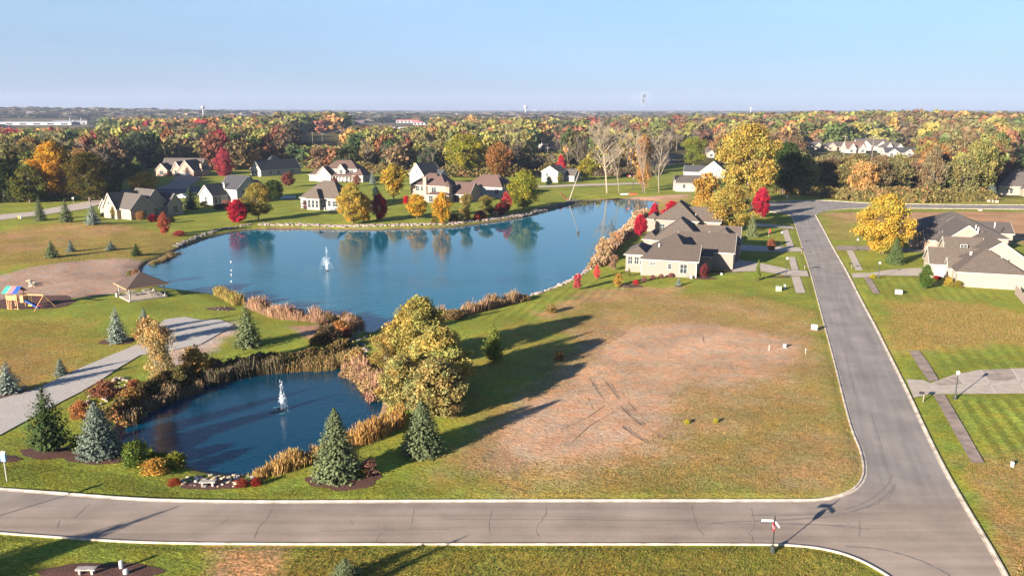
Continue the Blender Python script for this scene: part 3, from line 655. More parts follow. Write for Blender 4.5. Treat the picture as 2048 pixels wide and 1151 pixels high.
def tree(kind, x, y, h, w, color, label, group=None, z=None, name=None, cat='tree', trunk=None):
    z = gz(x, y) if z is None else z; a = _rt.uniform(0, 6.283)
    if kind.startswith(('spruce', 'bigspruce', 'looseev')): nm = 'spruce_tree'
    elif kind.startswith('shrub'): nm = 'shrub'
    elif kind.startswith(('bare', 'twigs')): nm = 'bare_tree'
    else: nm = 'tree'
    nm = name or nm
    if nm == 'shrub':
        o = obj_me('shrub', PROTO[kind], None, None, (w, w, h*1.0), color); o.location = (x, y, z-.05); o.rotation_euler = (0, 0, a)
        o.name = nm; return tag(o, label, 'shrub' if cat == 'tree' else cat, group)
    t = thing(nm, label, cat, (x, y, z-.05), a, group)
    if nm == 'bare_tree':
        obj_me('limbs', PROTO[kind], None, t, (w, w, h), color); return t
    obj_me('crown', PROTO[kind], None, t, (w, w, h), color)
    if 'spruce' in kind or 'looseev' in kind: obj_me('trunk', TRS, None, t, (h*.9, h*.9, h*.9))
    else: obj_me('trunk', trunk or _rt.choice(TR), None, t, (max(w, h*.6), max(w, h*.6), h))
    return t
def T(kind, px, pb, pt, wpx, color, label, group=None, **k):
    """tree whose foot is seen at (px,pb), top at pt, crown wpx wide in the photograph"""
    x, y, z = GZ(px, pb); s = SCALE(y); h = TOP(pt, y)-z
    if kind in PROTO and kind.startswith('shrub'):     # low things: seen partly from above
        h = max(.25, (pb-pt)/s*.92)
    w = wpx/s; y2 = y+w*.35 if kind.startswith('shrub') else y
    return tree(kind, x, y2, h, w, color, label, group, **k)
# foliage colours
YEL = (.40, .26, .045); GLD = (.40, .215, .035); ORG = (.30, .125, .035); RUST = (.23, .090, .040); OLV = (.19, .155, .040)
YGR = (.27, .245, .035); GRN = (.13, .165, .030); DGR = (.065, .092, .028); BRN = (.185, .115, .050); RED = (.34, .024, .030)
CRIM = (.42, .022, .045); SCAR = (.50, .055, .030); MAR = (.13, .022, .022); TANF = (.33, .215, .105); PNK = (.36, .155, .120)
BLU = (.140, .170, .135); SPG = (.115, .138, .068); DSP = (.050, .075, .028); TWG = (.25, .205, .165); GTW = (.27, .225, .19); BLU2 = (.19, .225, .19)
exec_parts = None

# ---------------------------------------------------------------- single trees and shrubs
# near the pond and the path
T('bigspruce0', 675, 955, 812, 102, SPG, 'large bluish green spruce on a mulch ring below the pond, beside the pink shrub')
T('bigspruce1', 845, 905, 799, 96, SPG, 'bluish spruce right of the pond, at the foot of the huge yellow willows')
T('bigspruce1', 200, 910, 800, 92, BLU, 'blue-grey spruce standing at the left end of the pond water')
T('looseev', 100, 905, 770, 92, DSP, 'dark green hemlock beside the gravel path left of the pond')
T('spruce0', 497, 692, 607, 62, SPG, 'green spruce on the grass point between pond and lake')
T('spruce1', 236, 684, 614, 44, BLU2, 'pale blue spruce with round mulch bed near the head of the gravel path')
T('spruce2', 291, 662, 612, 34, BLU, 'small blue spruce behind the tan shrubs at the head of the gravel path')
T('spruce1', 18, 785, 722, 58, BLU2, 'pale blue spruce on mulch at the left edge beside the gravel path')
T('spruce2', 123, 750, 714, 30, BLU, 'small young blue spruce alone on the dry meadow above the gravel path')
T('looseev', 987, 722, 643, 52, (.13,.15,.03), 'loose yellow-green young conifer on the slope right of the big yellow willow')
T('spruce0', 838, 660, 594, 40, SPG, 'spruce tip rising behind the big yellow willow')
T('spruce2', 692, 1162, 1113, 78, SPG, 'green spruce cut by the bottom edge below the front road')
T('spruce2', 104, 515, 479, 32, SPG, 'dark green spruce above the sand beach, largest of the four on the rough bank')
T('spruce0', 142, 503, 478, 20, BLU, 'thin pale spruce above the sand beach, second from the left on the rough bank')
T('spruce1', 222, 500, 480, 23, BLU, 'small blue spruce above the sand beach, third from the left on the rough bank')
T('spruce2', 273, 511, 486, 26, DSP, 'low dark green spruce nearest the lake on the rough bank')
T('spruce0', 81, 441, 394, 28, SPG, 'slim spruce beside the far left street, leftmost of three in a row')
T('spruce1', 133, 444, 397, 30, SPG, 'spruce beside the far left street, middle of three in a row')
T('spruce2', 186, 448, 408, 34, BLU2, 'grey-blue spruce in front of the cream deck house, rightmost of three in a row')
# the big yellow willow and companions
def willow(px, pb, pt, wpx, seed, n, c, lab):
    x, y, z = GZ(px, pb); sc = SCALE(y); h = TOP(pt, y)-z; w = wpx/sc; y += w*.3
    t = thing('willow_tree', lab, 'tree', (x, y, z-.05), seed, 'yellow willows')
    V1, F1, C1 = crown_np(int(n*1.8), 230, .066/h, 'oval', seed, .075, 2.2, .5); o = np_mesh('crown', V1, F1, C1, LEAF, t); o.scale = (w, w*.95, h); o.color = (*c, 1)
    obj_me('trunk', TRM, None, t, (w*.9, w*.9, h*.8))
WC = (.36, .30, .085)
willow(835, 742, 606, 138, 771, 20000, WC, 'tall back willow of the huge yellow clump, with a spruce tip behind it')
willow(872, 800, 668, 150, 772, 22000, (.37, .31, .09), 'broad middle willow of the huge yellow clump by the pond')
willow(868, 846, 730, 128, 773, 18000, (.33, .27, .10), 'lowest front willow of the huge yellow clump, just behind the bluish spruce')
willow(800, 830, 718, 96, 774, 14000, (.34, .29, .10), 'left front willow of the huge yellow clump, leaning over the pond bank')
T('fine', 772, 738, 664, 70, (.36,.26,.08), 'small yellow willow beside the outlet rocks, left of the huge clump', trunk=TRM)
T('fine', 905, 838, 770, 46, (.22,.15,.07), 'thin brown-leaved bush tree at the right foot of the huge yellow willow')
T('fine', 322, 770, 640, 74, (.42,.30,.13), 'tall tan feathery tree between the gravel path and the pond', trunk=TRM)
T('twigs', 345, 740, 655, 50, (.25,.2,.12), 'bare twiggy spruce skeleton behind the tan feathery tree')
T('shrub0', 290, 694, 634, 52, (.33,.215,.085), 'tan leafy shrub next to the pale blue spruce')
T('shrub1', 384, 778, 714, 62, (.45,.27,.07), 'golden tan shrub at the upper left edge of the pond')
T('shrub2', 425, 770, 738, 40, (.2,.13,.075), 'brown shrub right of the golden tan shrub above the pond')
for a in [('shrub1',200,800,764,60,(.30,.13,.075),'rust pink shrub among the boulders beside the gravel path'),('shrub2',255,815,778,58,(.34,.18,.06),'orange-brown shrub at the left end of the pond'),
          ('shrub0',265,775,760,30,(.36,.15,.07),'small rust shrub at the upper end of the boulders'),('shrub0',155,842,800,44,(.33,.15,.06),'orange-brown shrub between the hemlock and the blue-grey spruce'),
          ('shrub1',300,785,762,40,(.33,.17,.10),'pinkish tan shrub beside the grass patch above the pond'),('shrub2',150,905,868,42,(.14,.15,.03),'yellow-green bush between the hemlock and the blue-grey spruce'),
          ('shrub2',325,815,782,54,(.20,.14,.07),'brown shrub on the upper left bank of the pond'),('shrub0',355,800,765,40,(.14,.13,.05),'olive shrub hanging over the upper left bank of the pond'),
          ('shrub0',302,953,920,58,(.42,.26,.06),'golden shrub at the lower left bank of the pond'),('shrub1',345,940,905,50,(.22,.22,.03),'yellow-green shrub at the lower left bank of the pond'),
          ('shrub2',260,940,898,60,(.11,.15,.03),'green leafy shrub right of the blue-grey spruce'),
          ('shrub0',345,972,958,30,(.26,.07,.03),'low red shrub left of the boulders under the stone bench'),('shrub1',480,975,960,34,(.28,.06,.03),'low red shrub right of the stone bench by the pond'),
          ('shrub0',510,973,955,22,(.22,.03,.02),'dark red shrub at the right end of the bench boulders'),
          ('shrub2',735,955,918,42,(.35,.17,.12),'dusty pink shrub right of the large spruce on its mulch ring'),('shrub0',722,958,936,26,(.13,.14,.03),'low green shrub between large spruce and dusty pink shrub'),
          ('shrub1',650,665,640,30,(.15,.08,.05),'dark brown shrub on the point beside the lake reeds'),('shrub2',680,672,640,44,(.36,.17,.06),'orange-tan shrub at the outlet between lake and pond'),
          ('shrub0',690,676,655,26,(.27,.08,.055),'red shrub at the outlet between lake and pond'),('shrub1',655,690,650,46,(.12,.09,.055),'dark leafless shrub mass at the outlet'),
          ('shrub2',562,637,615,20,(.16,.05,.035),'maroon shrub at the left end of the point reeds'),('shrub0',577,637,618,20,(.28,.17,.04),'golden brown shrub next to the maroon one on the point'),
          ('shrub2',712,745,700,46,(.38,.25,.10),'straw coloured shrub at the outlet mouth under the yellow willow'),('shrub0',738,735,722,22,(.33,.1,.08),'pink shrub on the pond bank under the yellow willow'),
          ('shrub1',1103,627,608,28,(.33,.23,.08),'dry tan bush alone on the slope above the dry lot'),('shrub1',905,640,622,60,(.27,.18,.08),'brown brush at the lake edge behind the yellow willow'),
          ('shrub2',270,568,535,26,(.27,.14,.07),'rust brown bush at the end of the beach behind the shelter'),('shrub0',258,552,540,18,(.2,.2,.07),'small olive bush on the beach behind the shelter'),
          ('shrub0',354,473,461,28,(.33,.08,.065),'low pink-red shrub by the lake corner'),('shrub1',375,848,842,10,(.4,.4,.03),'tiny yellow weed'),]:
    if a[1] != 375: T(*a)
for px, pb in [(1375,848),(1432,846)]:
    T('shrub0', px, pb, pb-10, 12, (.42,.38,.04), 'yellow-green weed on the dry lot, %s of the two' % ('left' if px < 1400 else 'right'), 'yellow weeds on the dry lot', name='shrub')
T('shrub1', 1120, 722, 700, 20, (.30,.17,.06), 'orange-brown weed clump at the edge of the willow shadow on the dry lot')
# near the big tan house
for a in [('ragged4',1155,580,546,22,(.50,.09,.10),'young pink-red maple nearest the lake on the lawn below the tan house'),('oval2',1194,558,530,14,(.62,.09,.08),'young bright red maple, second in the lawn row by the lake'),
          ('fine',1227,540,508,22,(.34,.20,.13),'young sparse tree, third in the lawn row by the lake'),('cone5',1515,560,519,15,(.15,.19,.035),'young green pear tree on the front lawn of the tan house'),
          ('dense',1408,555,526,20,(.17,.04,.04),'dark red conical shrub at the inner corner of the tan house'),('spruce2',1357,571,553,13,BLU2,'tiny blue spruce on the front lawn of the tan house'),
          ('cone5',1258,552,535,9,(.17,.19,.05),'small green cypress at the rear corner of the tan house'),('dense',1280,472,428,28,CRIM,'crimson maple beside the lake grasses, lowest of the three'),
          ('dense',1308,455,405,24,CRIM,'slim crimson maple, middle of the three by the lake grasses'),('dense',1342,462,401,46,CRIM,'broad crimson maple, largest of the three behind the tan house'),
          ('dense',1522,435,375,40,CRIM,'round crimson maple on its own beside the end of the side road'),('spruce0',1503,474,428,28,(.16,.18,.08),'yellow-green spruce beside the second tan house'),
          ('round1',1542,504,477,18,(.26,.10,.05),'small bronze-leaved tree on the lawn between the driveways'),('oval2',1205,525,475,32,(.45,.30,.16),'pale yellow leafless-looking birch at the lake edge beside the stone bank'),
          ('fine',1232,498,462,34,(.45,.27,.15),'pale peach shrub tree at the lake edge'),
          ('bigspruce0',1789,528,473,38,(.08,.11,.04),'green spruce next to the yellow maple on the right hand lawn'),('dense',1850,578,528,28,(.075,.12,.025),'young round green tree in front of the white house with the brown roof'),
          ('shrub0',1900,573,552,18,(.36,.26,.045),'yellow-green round bush at the corner of the white house'),('shrub1',1919,576,560,18,(.22,.19,.03),'olive round bush, outer one at the corner of the white house'),
          ('shrub2',1877,560,551,20,(.30,.02,.02),'low red shrub bed at the entrance of the white house'),('shrub1',1748,556,548,14,(.42,.36,.03),'small yellow bush beside the driveway lamp'),
          ('spruce1',1981,397,362,28,BLU,'blue-grey spruce left of the far right house'),
          ('shrub0',1238,573,546,20,(.38,.23,.05),'golden ornamental shrub in the bed behind the tan house'),]: T(*a)
for i, (px, pb) in enumerate([(1289,563),(1306,559),(1323,557),(1342,555),(1359,553)]):
    T('shrub%d' % (i % 3), px, pb, pb-10, 12, (.26,.115,.10), 'low dusty red shrub in the wall bed of the tan house, %s from the left' % ['first','second','third','fourth','fifth'][i], 'shrubs along the tan house wall', name='shrub')
T('shrub1', 1272, 569, 559, 14, (.50,.04,.05), 'bright red low shrub left of the wall bed of the tan house')
T('bigoval', 1765, 508, 388, 112, (.44,.30,.05), 'large bright yellow maple with low crown beside the right driveway')
# between houses
T('bigoval', 1455, 462, 372, 112, (.36,.26,.06), 'large yellow tree behind the tan houses, front one of the yellow clump')
T('ragged4', 1410, 440, 345, 66, (.42,.24,.05), 'orange-yellow tree left in the clump behind the tan houses')
T('big', 1493, 412, 247, 122, (.36,.265,.06), 'tallest yellow tree, rising above the white cottage')
T('big', 1565, 390, 284, 78, (.055,.085,.025), 'big dark green tree right of the tallest yellow tree')
T('oval2', 1452, 330, 272, 20, YEL, 'slim yellow tree in front of the tallest yellow tree')
T('fine', 1387, 333, 273, 60, (.19,.20,.03), 'bright green weeping willow by the far road')
# far bank of the lake
for a in [('bigoval',705,448,366,62,(.42,.30,.06),'pale yellow tree on the lake bank, left of a pair'),('oval2',727,446,388,42,(.47,.27,.035),'golden tree on the lake bank, right of a pair'),
          ('dense',760,442,386,32,RED,'deep red maple on the lake bank beside the golden pair'),('vase3',788,402,328,60,(.38,.265,.04),'tall yellow-green tree left of the peach house'),
          ('round1',834,438,388,42,(.50,.29,.035),'round golden tree in front of the peach house'),('round0',885,447,386,40,(.50,.28,.035),'golden tree before the peach house, right of the round one'),
          ('fine',933,436,386,34,(.27,.20,.06),'thin olive-tan tree before the wing of the peach house'),('fine',972,428,390,38,(.22,.18,.05),'olive tree before the white hip roofed house'),
          ('oval2',1012,425,384,24,(.40,.05,.05),'red tree right of the white hip roofed house'),('dense',1000,430,405,26,(.22,.03,.03),'dark red shrub tree at the corner of the lake bank'),
          ('bigoval',1047,418,340,76,(.24,.23,.03),'large round yellow-green tree on the lake corner'),('dense',475,446,398,44,CRIM,'crimson maple on the bank in front of the white arched window house'),
          ('big',517,440,366,64,(.26,.21,.05),'leaning olive-yellow tree behind the crimson maple'),('round1',549,402,360,42,(.05,.075,.02),'dark green tree right of the leaning olive tree'),
          ('oval2',330,470,425,24,(.34,.09,.05),'slim rust-red tree in front of the deck of the cream house'),('round1',577,374,345,28,(.20,.06,.05),'small maroon tree beside the far lane'),
          ('spruce2',382,418,370,34,(.04,.06,.04),'dark blue-green spruce left of the arched window house'),('round0',292,396,344,58,(.36,.25,.05),'low yellow tree in front of the cream house roof'),
          ('bigoval',450,355,297,42,(.36,.055,.07),'large pink-red maple behind the arched window house'),('bigoval',110,400,284,98,(.50,.26,.03),'big golden maple at the left edge of the wood'),
          ('big',180,405,305,86,(.10,.085,.02),'dark green and brown tree right of the big golden maple'),('oval2',60,405,330,74,(.12,.12,.025),'dark yellow-green tree left of the big golden maple'),
          ('round0',10,405,318,76,(.05,.07,.02),'dark green tree at the far left edge'),('spruce1',745,368,338,14,BLU2,'slim pale blue spruce beside the white porch house'),
          ('looseev',275,360,312,40,(.14,.16,.05),'light green pine left of the brick house'),('looseev',250,357,328,30,(.15,.18,.05),'smaller light green pine left of the brick house'),
          ('spruce0',291,350,322,16,BLU,'small blue spruce left of the brick house'),('round0',285,336,268,80,(.04,.058,.035),'very dark blue-green tree behind the brick house'),
          ('big',930,352,268,84,(.26,.24,.03),'large rounded yellow-green tree behind the houses on the lake'),('round0',998,360,286,56,(.27,.13,.04),'round orange-brown tree right of the large yellow-green one'),
          ('oval2',1122,356,310,20,(.46,.03,.05),'narrow crimson tree before the pale blue house'),('round1',1172,360,318,42,(.28,.25,.03),'fan shaped yellow-green tree on the far lawn'),
          ('oval2',1120,368,346,12,(.16,.16,.03),'small green cypress on the far lawn'),('shrub1',1098,370,352,16,(.03,.05,.03),'dark shrub in front of the pale blue house'),
          ('looseev',1205,300,255,40,(.08,.1,.04),'dark evergreen in the wood behind the bare poplars'),
          ('twigs',700,365,345,22,(.33,.2,.14),'small bare tree in front of the white porch house'),('oval2',714,372,350,18,(.26,.10,.06),'small brown-red tree in front of the white porch house'),
          ('shrub1',614,418,402,36,(.14,.03,.035),'dark maroon shrub at the corner of the bay windowed house'),('shrub2',418,408,397,22,(.05,.06,.02),'dark clipped shrub below the arched windows'),
          ('shrub0',448,414,400,26,(.35,.17,.13),'dusty pink shrub left of the crimson bank maple'),('shrub2',278,440,421,22,(.33,.17,.07),'rust and green shrub at the shaded corner of the cream house'),
          ('shrub0',303,444,428,22,(.30,.02,.03),'dark red shrub at the shaded wall of the cream house'),('shrub1',254,430,420,34,(.45,.02,.05),'bright crimson low hedge under the lit gable of the cream house'),
          ('oval2',230,437,410,16,(.28,.21,.06),'small yellow-brown tree in front of the cream house gable'),
          ('shrub1',405,414,402,20,(.045,.055,.025),'dark evergreen shrub at the left corner of the arched window house'),('shrub0',436,420,408,24,(.06,.06,.03),'dark low shrub in shade right of the arched windows'),
          ('shrub2',338,446,432,20,(.06,.05,.03),'dark shrub below the deck of the cream house'),('shrub0',206,434,424,20,(.06,.07,.03),'dark shrub behind the rightmost of the three spruces'),
          ('oval2',752,402,372,16,(.05,.08,.06),'narrow dark green tree right of the deep red maple'),('shrub1',905,446,428,22,(.12,.10,.04),'olive brown shrub under the golden trees of the peach house'),
          ('shrub0',925,446,432,20,(.10,.09,.05),'dark shrub between the round bank shrubs and the peach house'),('shrub2',960,436,420,24,(.20,.06,.05),'maroon leafed shrub before the white hip roofed house'),
          ('shrub1',985,430,416,22,(.10,.07,.05),'dark brown shrub above the end of the stone bank'),('shrub0',738,424,410,24,(.20,.17,.16),'grey-mauve bare shrub behind the deep red maple'),
          ('oval2',640,352,335,14,(.20,.16,.12),'small bare looking tree at the left gable of the porch house'),('shrub2',668,366,356,16,(.22,.08,.06),'reddish shrub in front of the porch'),
          ('shrub2',812,408,390,14,(.50,.02,.03),'crimson shrub at the left corner of the peach house')]: T(*a)
for i, (px, pb, c, d) in enumerate([(884,450,(.48,.30,.04),'yellow'),(912,449,(.50,.24,.035),'orange'),(935,447,(.52,.29,.03),'golden'),(953,443,(.38,.05,.035),'red'),(968,441,(.30,.12,.06),'rust'),(990,436,(.40,.26,.16),'straw'),(1003,432,(.22,.03,.03),'maroon'),(868,449,(.2,.15,.04),'olive')]):
    T('shrub%d' % (i % 3), px, pb, pb-15, 16, c, 'round %s shrub in the row above the stone bank' % d, 'shrubs above the stone bank', name='shrub')
for i, (px, pb, pt, w, kd) in enumerate([(1214,386,232,86,'bare0'),(1238,386,250,54,'bare1'),(1290,388,250,60,'bare3'),(1318,386,258,50,'bare2')]):
    T(kd, px, pb, pt, w, (.25,.205,.155), ['broad many stemmed bare poplar at the head of the lake','bare forked poplar right of the broad one at the head of the lake','slim bare poplar at the head of the lake, third from the left','bare poplar at the head of the lake, nearest the white cottage'][i], 'bare poplars at the head of the lake')
T('fine', 1285, 384, 268, 40, (.40,.22,.08), 'tall thin orange-tan tree among the bare poplars')
# off the bottom left corner: trees that throw their shade across the front road
def shade_tree(kind, tip, h, w, label, c=SPG, **k):
    x, y = G(*tip); L = h/math.tan(R(SUN_EL)); tree(kind, x-L*.7071, y-L*.7071, h, w, c, label, **k)
shade_tree('spruce1', (358,1012), 7.0, 3.6, 'spruce below the front road whose shadow crosses the lane at the left')
shade_tree('spruce1', (935,1070), 5.6, 3.0, 'spruce below the front road whose shadow touches the kerb')
shade_tree('round0', (170,1078), 8.0, 6.5, 'broad tree below the front road shading the corner lawn', OLV)
shade_tree('spruce2', (62,775), 4.5, 3.0, 'spruce outside the left edge above the gravel path', BLU)

# ---------------------------------------------------------------- the autumn woods
LINE = [(-400,410),(0,402),(215,398),(228,350),(262,338),(330,331),(415,333),(430,343),(500,343),(512,334),(610,334),(630,344),(745,345),(760,350),(800,350),(870,354),(1010,354),(1060,346),(1150,346),(1160,352),(1290,351),(1300,303),(1390,303),(1440,328),(1545,340),(1550,384),(1640,390),(1700,398),(1850,403),(1985,398),(2000,345),(2048,340),(2500,335)]
LX, LY = np.array(LINE).T
CLEAR = [[(1600,296),(1850,296),(1850,352),(1600,352)],[(1064,282),(1120,282),(1120,304),(1064,304)],[(585,277),(705,277),(705,292),(585,292)],[(690,246),(880,246),(880,259),(690,259)],
         [(-20,243),(200,243),(200,258),(-20,258)],[(780,262),(820,262),(820,270),(780,270)],[(1300,303),(1440,303),(1440,325),(1300,325)]]
def clear_at(px, py):
    m = py > np.interp(px, LX, LY)
    for c in CLEAR: m |= inside(px, py, c)
    return m
def sunlit(x, y, h):
    # wood kept low on the sunny side of the brick house, which stands in full light
    for hx, hy, hw in ((-162, 436, 24), (-105, 455, 20), (-80, 408, 16)):
        al = -((x-hx)+(y-hy))*.7071; ac = abs((x-hx)-(y-hy))*.7071
        if 4 < al < 85 and ac < hw: h = min(h, max(2.5, (al-6)*.24))
    return h
def scatter(y0, y1, s0, s1, halfw=.80, seed=1):
    g = np.random.default_rng(seed); out = []; y = y0
    while y < y1:
        s = s0+(s1-s0)*(y-y0)/(y1-y0); w = y*halfw; n = int(2*w/s)
        x = -w+(np.arange(n)+.5)*2*w/n+g.normal(0, s*.30, n); out.append(np.stack([x, y+g.normal(0, s*.28, n), np.full(n, s)], 1)); y += s*.86
    return np.vstack(out)
PAL_L = [(OLV,5,'olive'),(YGR,5,'yellow-green'),(GRN,3,'green'),(DGR,3,'dark green'),(ORG,2,'orange'),(GLD,2,'golden'),(RUST,2,'rust-red'),(BRN,3,'brown'),(RED,.35,'red')]
PAL_M = [(OLV,5,'olive'),(YGR,5,'yellow-green'),(DGR,2.5,'dark green'),(ORG,1.2,'orange'),(RUST,2,'rust-red'),(BRN,4,'brown'),(GRN,2,'green'),(RED,.3,'red'),(GLD,1,'golden')]
PAL_R = [(OLV,6,'olive'),(BRN,6,'brown'),(GLD,1.2,'golden'),(ORG,1.6,'orange'),(YGR,4,'yellow-green'),(RUST,1.2,'rust-red'),(GRN,2,'green')]
PAL_F = [((.17,.14,.11),5,''),((.13,.11,.08),4,''),((.08,.09,.06),5,''),((.17,.11,.07),2,''),((.20,.17,.15),6,''),((.11,.11,.06),3,'')]  # muted far crowns, part of the haze fade mixed into their colours
def pick(pal, g, xy=None):
    w = np.array([p[1] for p in pal], float); cw_ = np.cumsum(w/w.sum()); i = int(np.searchsorted(cw_, min(.999, g.random())))
    if xy is not None and g.random() < .6:
        q = float(np.clip(.5+1.5*fb(np.array([xy[0]+9e3]), np.array([xy[1]+9e3]), 60)[0], 0, .999)); i = int(np.searchsorted(cw_, q))
    c = np.array(pal[i][0]); c = (c*.78+c.mean()*.22)*g.uniform(.75, 1.38)*(1+g.normal(0, .05, 3)); return tuple(np.clip(c, .01, .6)), pal[i][2]
MARKS = [(60,'left of the golden maple'),(240,'beyond the cream house'),(370,'behind the brick house'),(490,'behind the pink-red maple'),(590,'behind the long dark roof'),(700,'behind the white porch house'),(810,'left of the peach house'),
         (905,'behind the peach house'),(1000,'behind the hip roofed house'),(1085,'around the pale blue house'),(1180,'behind the many stemmed poplar'),(1260,'behind the bare poplars'),(1370,'beyond the white cottage'),(1480,'behind the tallest yellow tree'),
         (1580,'right of the big dark tree'),(1680,'behind the street at the right'),(1780,'in the belt under the distant roofs'),(1890,'in the belt left of the blue-grey spruce'),(2010,'behind the far right house')]
pts = scatter(318, 640, 10.5, 13.5, .84, 3)
g = np.random.default_rng(5); pts = pts[np.argsort(pts[:, 1])]; NIND = 0; todo = []; rest = []
ppx, ppy = PX(pts[:, 0], pts[:, 1]); bad = clear_at(ppx, ppy)
bad |= (seg_d(pts[:, 0], pts[:, 1], ROAD) < 8)
vis = (ppx > -70) & (ppx < 2118)
for (x, y, s), px, py, b, v in zip(pts, ppx, ppy, bad, vis):
    if b: continue
    if v and NIND < 172: todo.append((x, y, s, px, py)); NIND += 1
    else: rest.append((x, y, s))
ORD = ['first','second','third','fourth','fifth','sixth','seventh','eighth','ninth','tenth','eleventh','twelfth','thirteenth','fourteenth','fifteenth','sixteenth','seventeenth','eighteenth','nineteenth','twentieth']+['%dth' % k for k in range(21, 60)]
made = []
for x, y, s, px, py in todo:
    front = 1600 < px < 1995 and y < 400
    pal = PAL_L if px < 450 else PAL_R if px > 1430 else PAL_M
    c, cn = pick(pal, g, (x, y)); h = g.uniform(13, 22); w = s*g.uniform(.9, 1.55)
    if 1600 < px < 1860: h = min(h, TOP(311+g.uniform(-5, 16), y)); 
    elif px > 1860: h = g.uniform(17, 24)
    h = sunlit(x, y, h); bare = g.random() < (.45 if 1150 < px < 1350 else .16)
    kind = ['round0','round1','oval2','vase3','ragged4','dense','fine','round0'][g.integers(8)]
    if bare: kind = 'bare%d' % g.integers(4); c = tuple(np.array(TWG)*g.uniform(.7, 1.05)); cn = 'grey' if g.random() < .5 else 'tan'; w = max(w, h*.55)
    size = 'tall' if h > 18.5 else 'short' if h < 15 else 'middling'
    mark = min(MARKS, key=lambda m: abs(m[0]-px))[1]
    made.append([px, kind, x, y, h, w, c, cn, size, mark, bare])
cnt = {}
for r in sorted(made, key=lambda r: r[0]):
    key = (r[7], r[8], r[10], r[9]); cnt.setdefault(key, []).append(r)
for key, rs in cnt.items():
    for i, r in enumerate(rs):
        base = '%s %s%s tree %s' % (key[1], key[0], ' bare' if key[2] else '', key[3])
        lab = base if len(rs) == 1 else base+', %s from the left' % ORD[i]
        tree(r[1], r[2], r[3], r[4], r[5], r[6], lab, 'trees of the autumn wood')
# past those, the wood reads as one mass
LODS = {}
for key, nl, sz in (('a', 900, .042), ('b', 330, .072), ('c', 70, .16)):
    LODS[key] = [(lambda q: (q[0], q[1], 1+(q[2]-1)*.45))(crown_np(nl, 22 if key != 'c' else 10, sz, sh, 400+i, .17)) for i, sh in enumerate(['round', 'oval', 'vase', 'ragged'])]
bl = []
for i in range(3):
    V, Fq = branch_np(360+i, n1=9, levels=2, n2=8, trunk=.02); V = V.copy()
    tri = V[np.arange(len(V))]; bl.append((V, Fq))
def merge(items, name, label):
    Vs, Fs, Cs, b = [], [], [], 0
    for lod, x, y, z, h, w, c, bare in items:
        a = g.uniform(0, 6.28); ca, sa = math.cos(a), math.sin(a)
        if bare: V0, F0 = bl[g.integers(3)]; c0 = np.ones((len(V0), 3)); V0 = V0[:, :3]
        else: V0, F0, c0 = LODS[lod][g.integers(4)]
        V = np.stack([(V0[:, 0]*ca-V0[:, 1]*sa)*w+x, (V0[:, 0]*sa+V0[:, 1]*ca)*w+y, V0[:, 2]*h*(1.0 if bare else 1.08)+z-(0 if bare else h*.08)], 1)
        Vs.append(V); Fs.append(F0+b); Cs.append(c0*np.array(c)); b += len(V)
    o = np_mesh(name, np.vstack(Vs), np.vstack(Fs), np.vstack(Cs), LEAF); return tag(o, label, None, None, 'stuff')
def items_of(P_, lod, pal_far, hr=(13, 22), barep=.3, wmul=1.3, clear=True, hmul=1.0):
    z = ground_z(P_[:, 0], P_[:, 1]); px, py = PX(P_[:, 0], P_[:, 1], z*0); it = []
    m = clear_at(px, py) if clear else np.zeros(len(P_), bool)
    if clear: m |= seg_d(P_[:, 0], P_[:, 1], ROAD) < 8
    for (x, y, s), zz, q, b, p2 in zip(P_, z, px, m, py):
        if b: continue
        pal = PAL_F if pal_far else (PAL_L if q < 450 else PAL_R if q > 1430 else PAL_M)
        bare = g.random() < barep+(.25 if 1100 < q < 1420 else 0)
        c, _ = pick(pal, g, (x, y)); h = sunlit(x, y, g.uniform(*hr)*hmul)
        # open ground in front of the distant roofs keeps only low growth
        for x0, x1, t0, pyl in ((1590,1850,311,300),(580,705,291,277),(690,870,252,246),(-40,210,256,243),(1060,1122,304,282),(785,815,268,262)):
            if x0 < q < x1 and p2 > pyl: h = min(h, max(3, TOP(t0+3, y)-zz))
        if bare: c = tuple(np.array(TWG)*g.uniform(.6, .95))
        it.append((lod, x, y, zz, h, s*wmul*g.uniform(.85, 1.25) if not bare else max(s, h*.6), c, bare))
    return it
rest = np.array(rest); A = items_of(rest, 'a', False)
leafy = [i for i in A if not i[7]]; bare_ = [i for i in A if i[7]]
merge(leafy, 'near_woods', 'leafy autumn woodland filling in behind the nearest wood trees')
merge(bare_, 'bare_woods', 'bare grey trees mixed through the woodland behind the houses')
B = items_of(scatter(640, 1500, 16, 25, .84, 8), 'b', False, (12, 22), .36)
merge([i for i in B if not i[7]], 'middle_woods', 'mixed orange, green and brown woodland half way to the horizon')
merge([i for i in B if i[7]], 'bare_woods', 'bare grey-brown woodland half way to the horizon')
Cc = items_of(scatter(1500, 9500, 30, 150, .84, 9), 'c', True, (12, 19), 0.0, 1.5)
merge(Cc, 'distant_woods', 'hazy brown and blue-green woodland along the horizon')
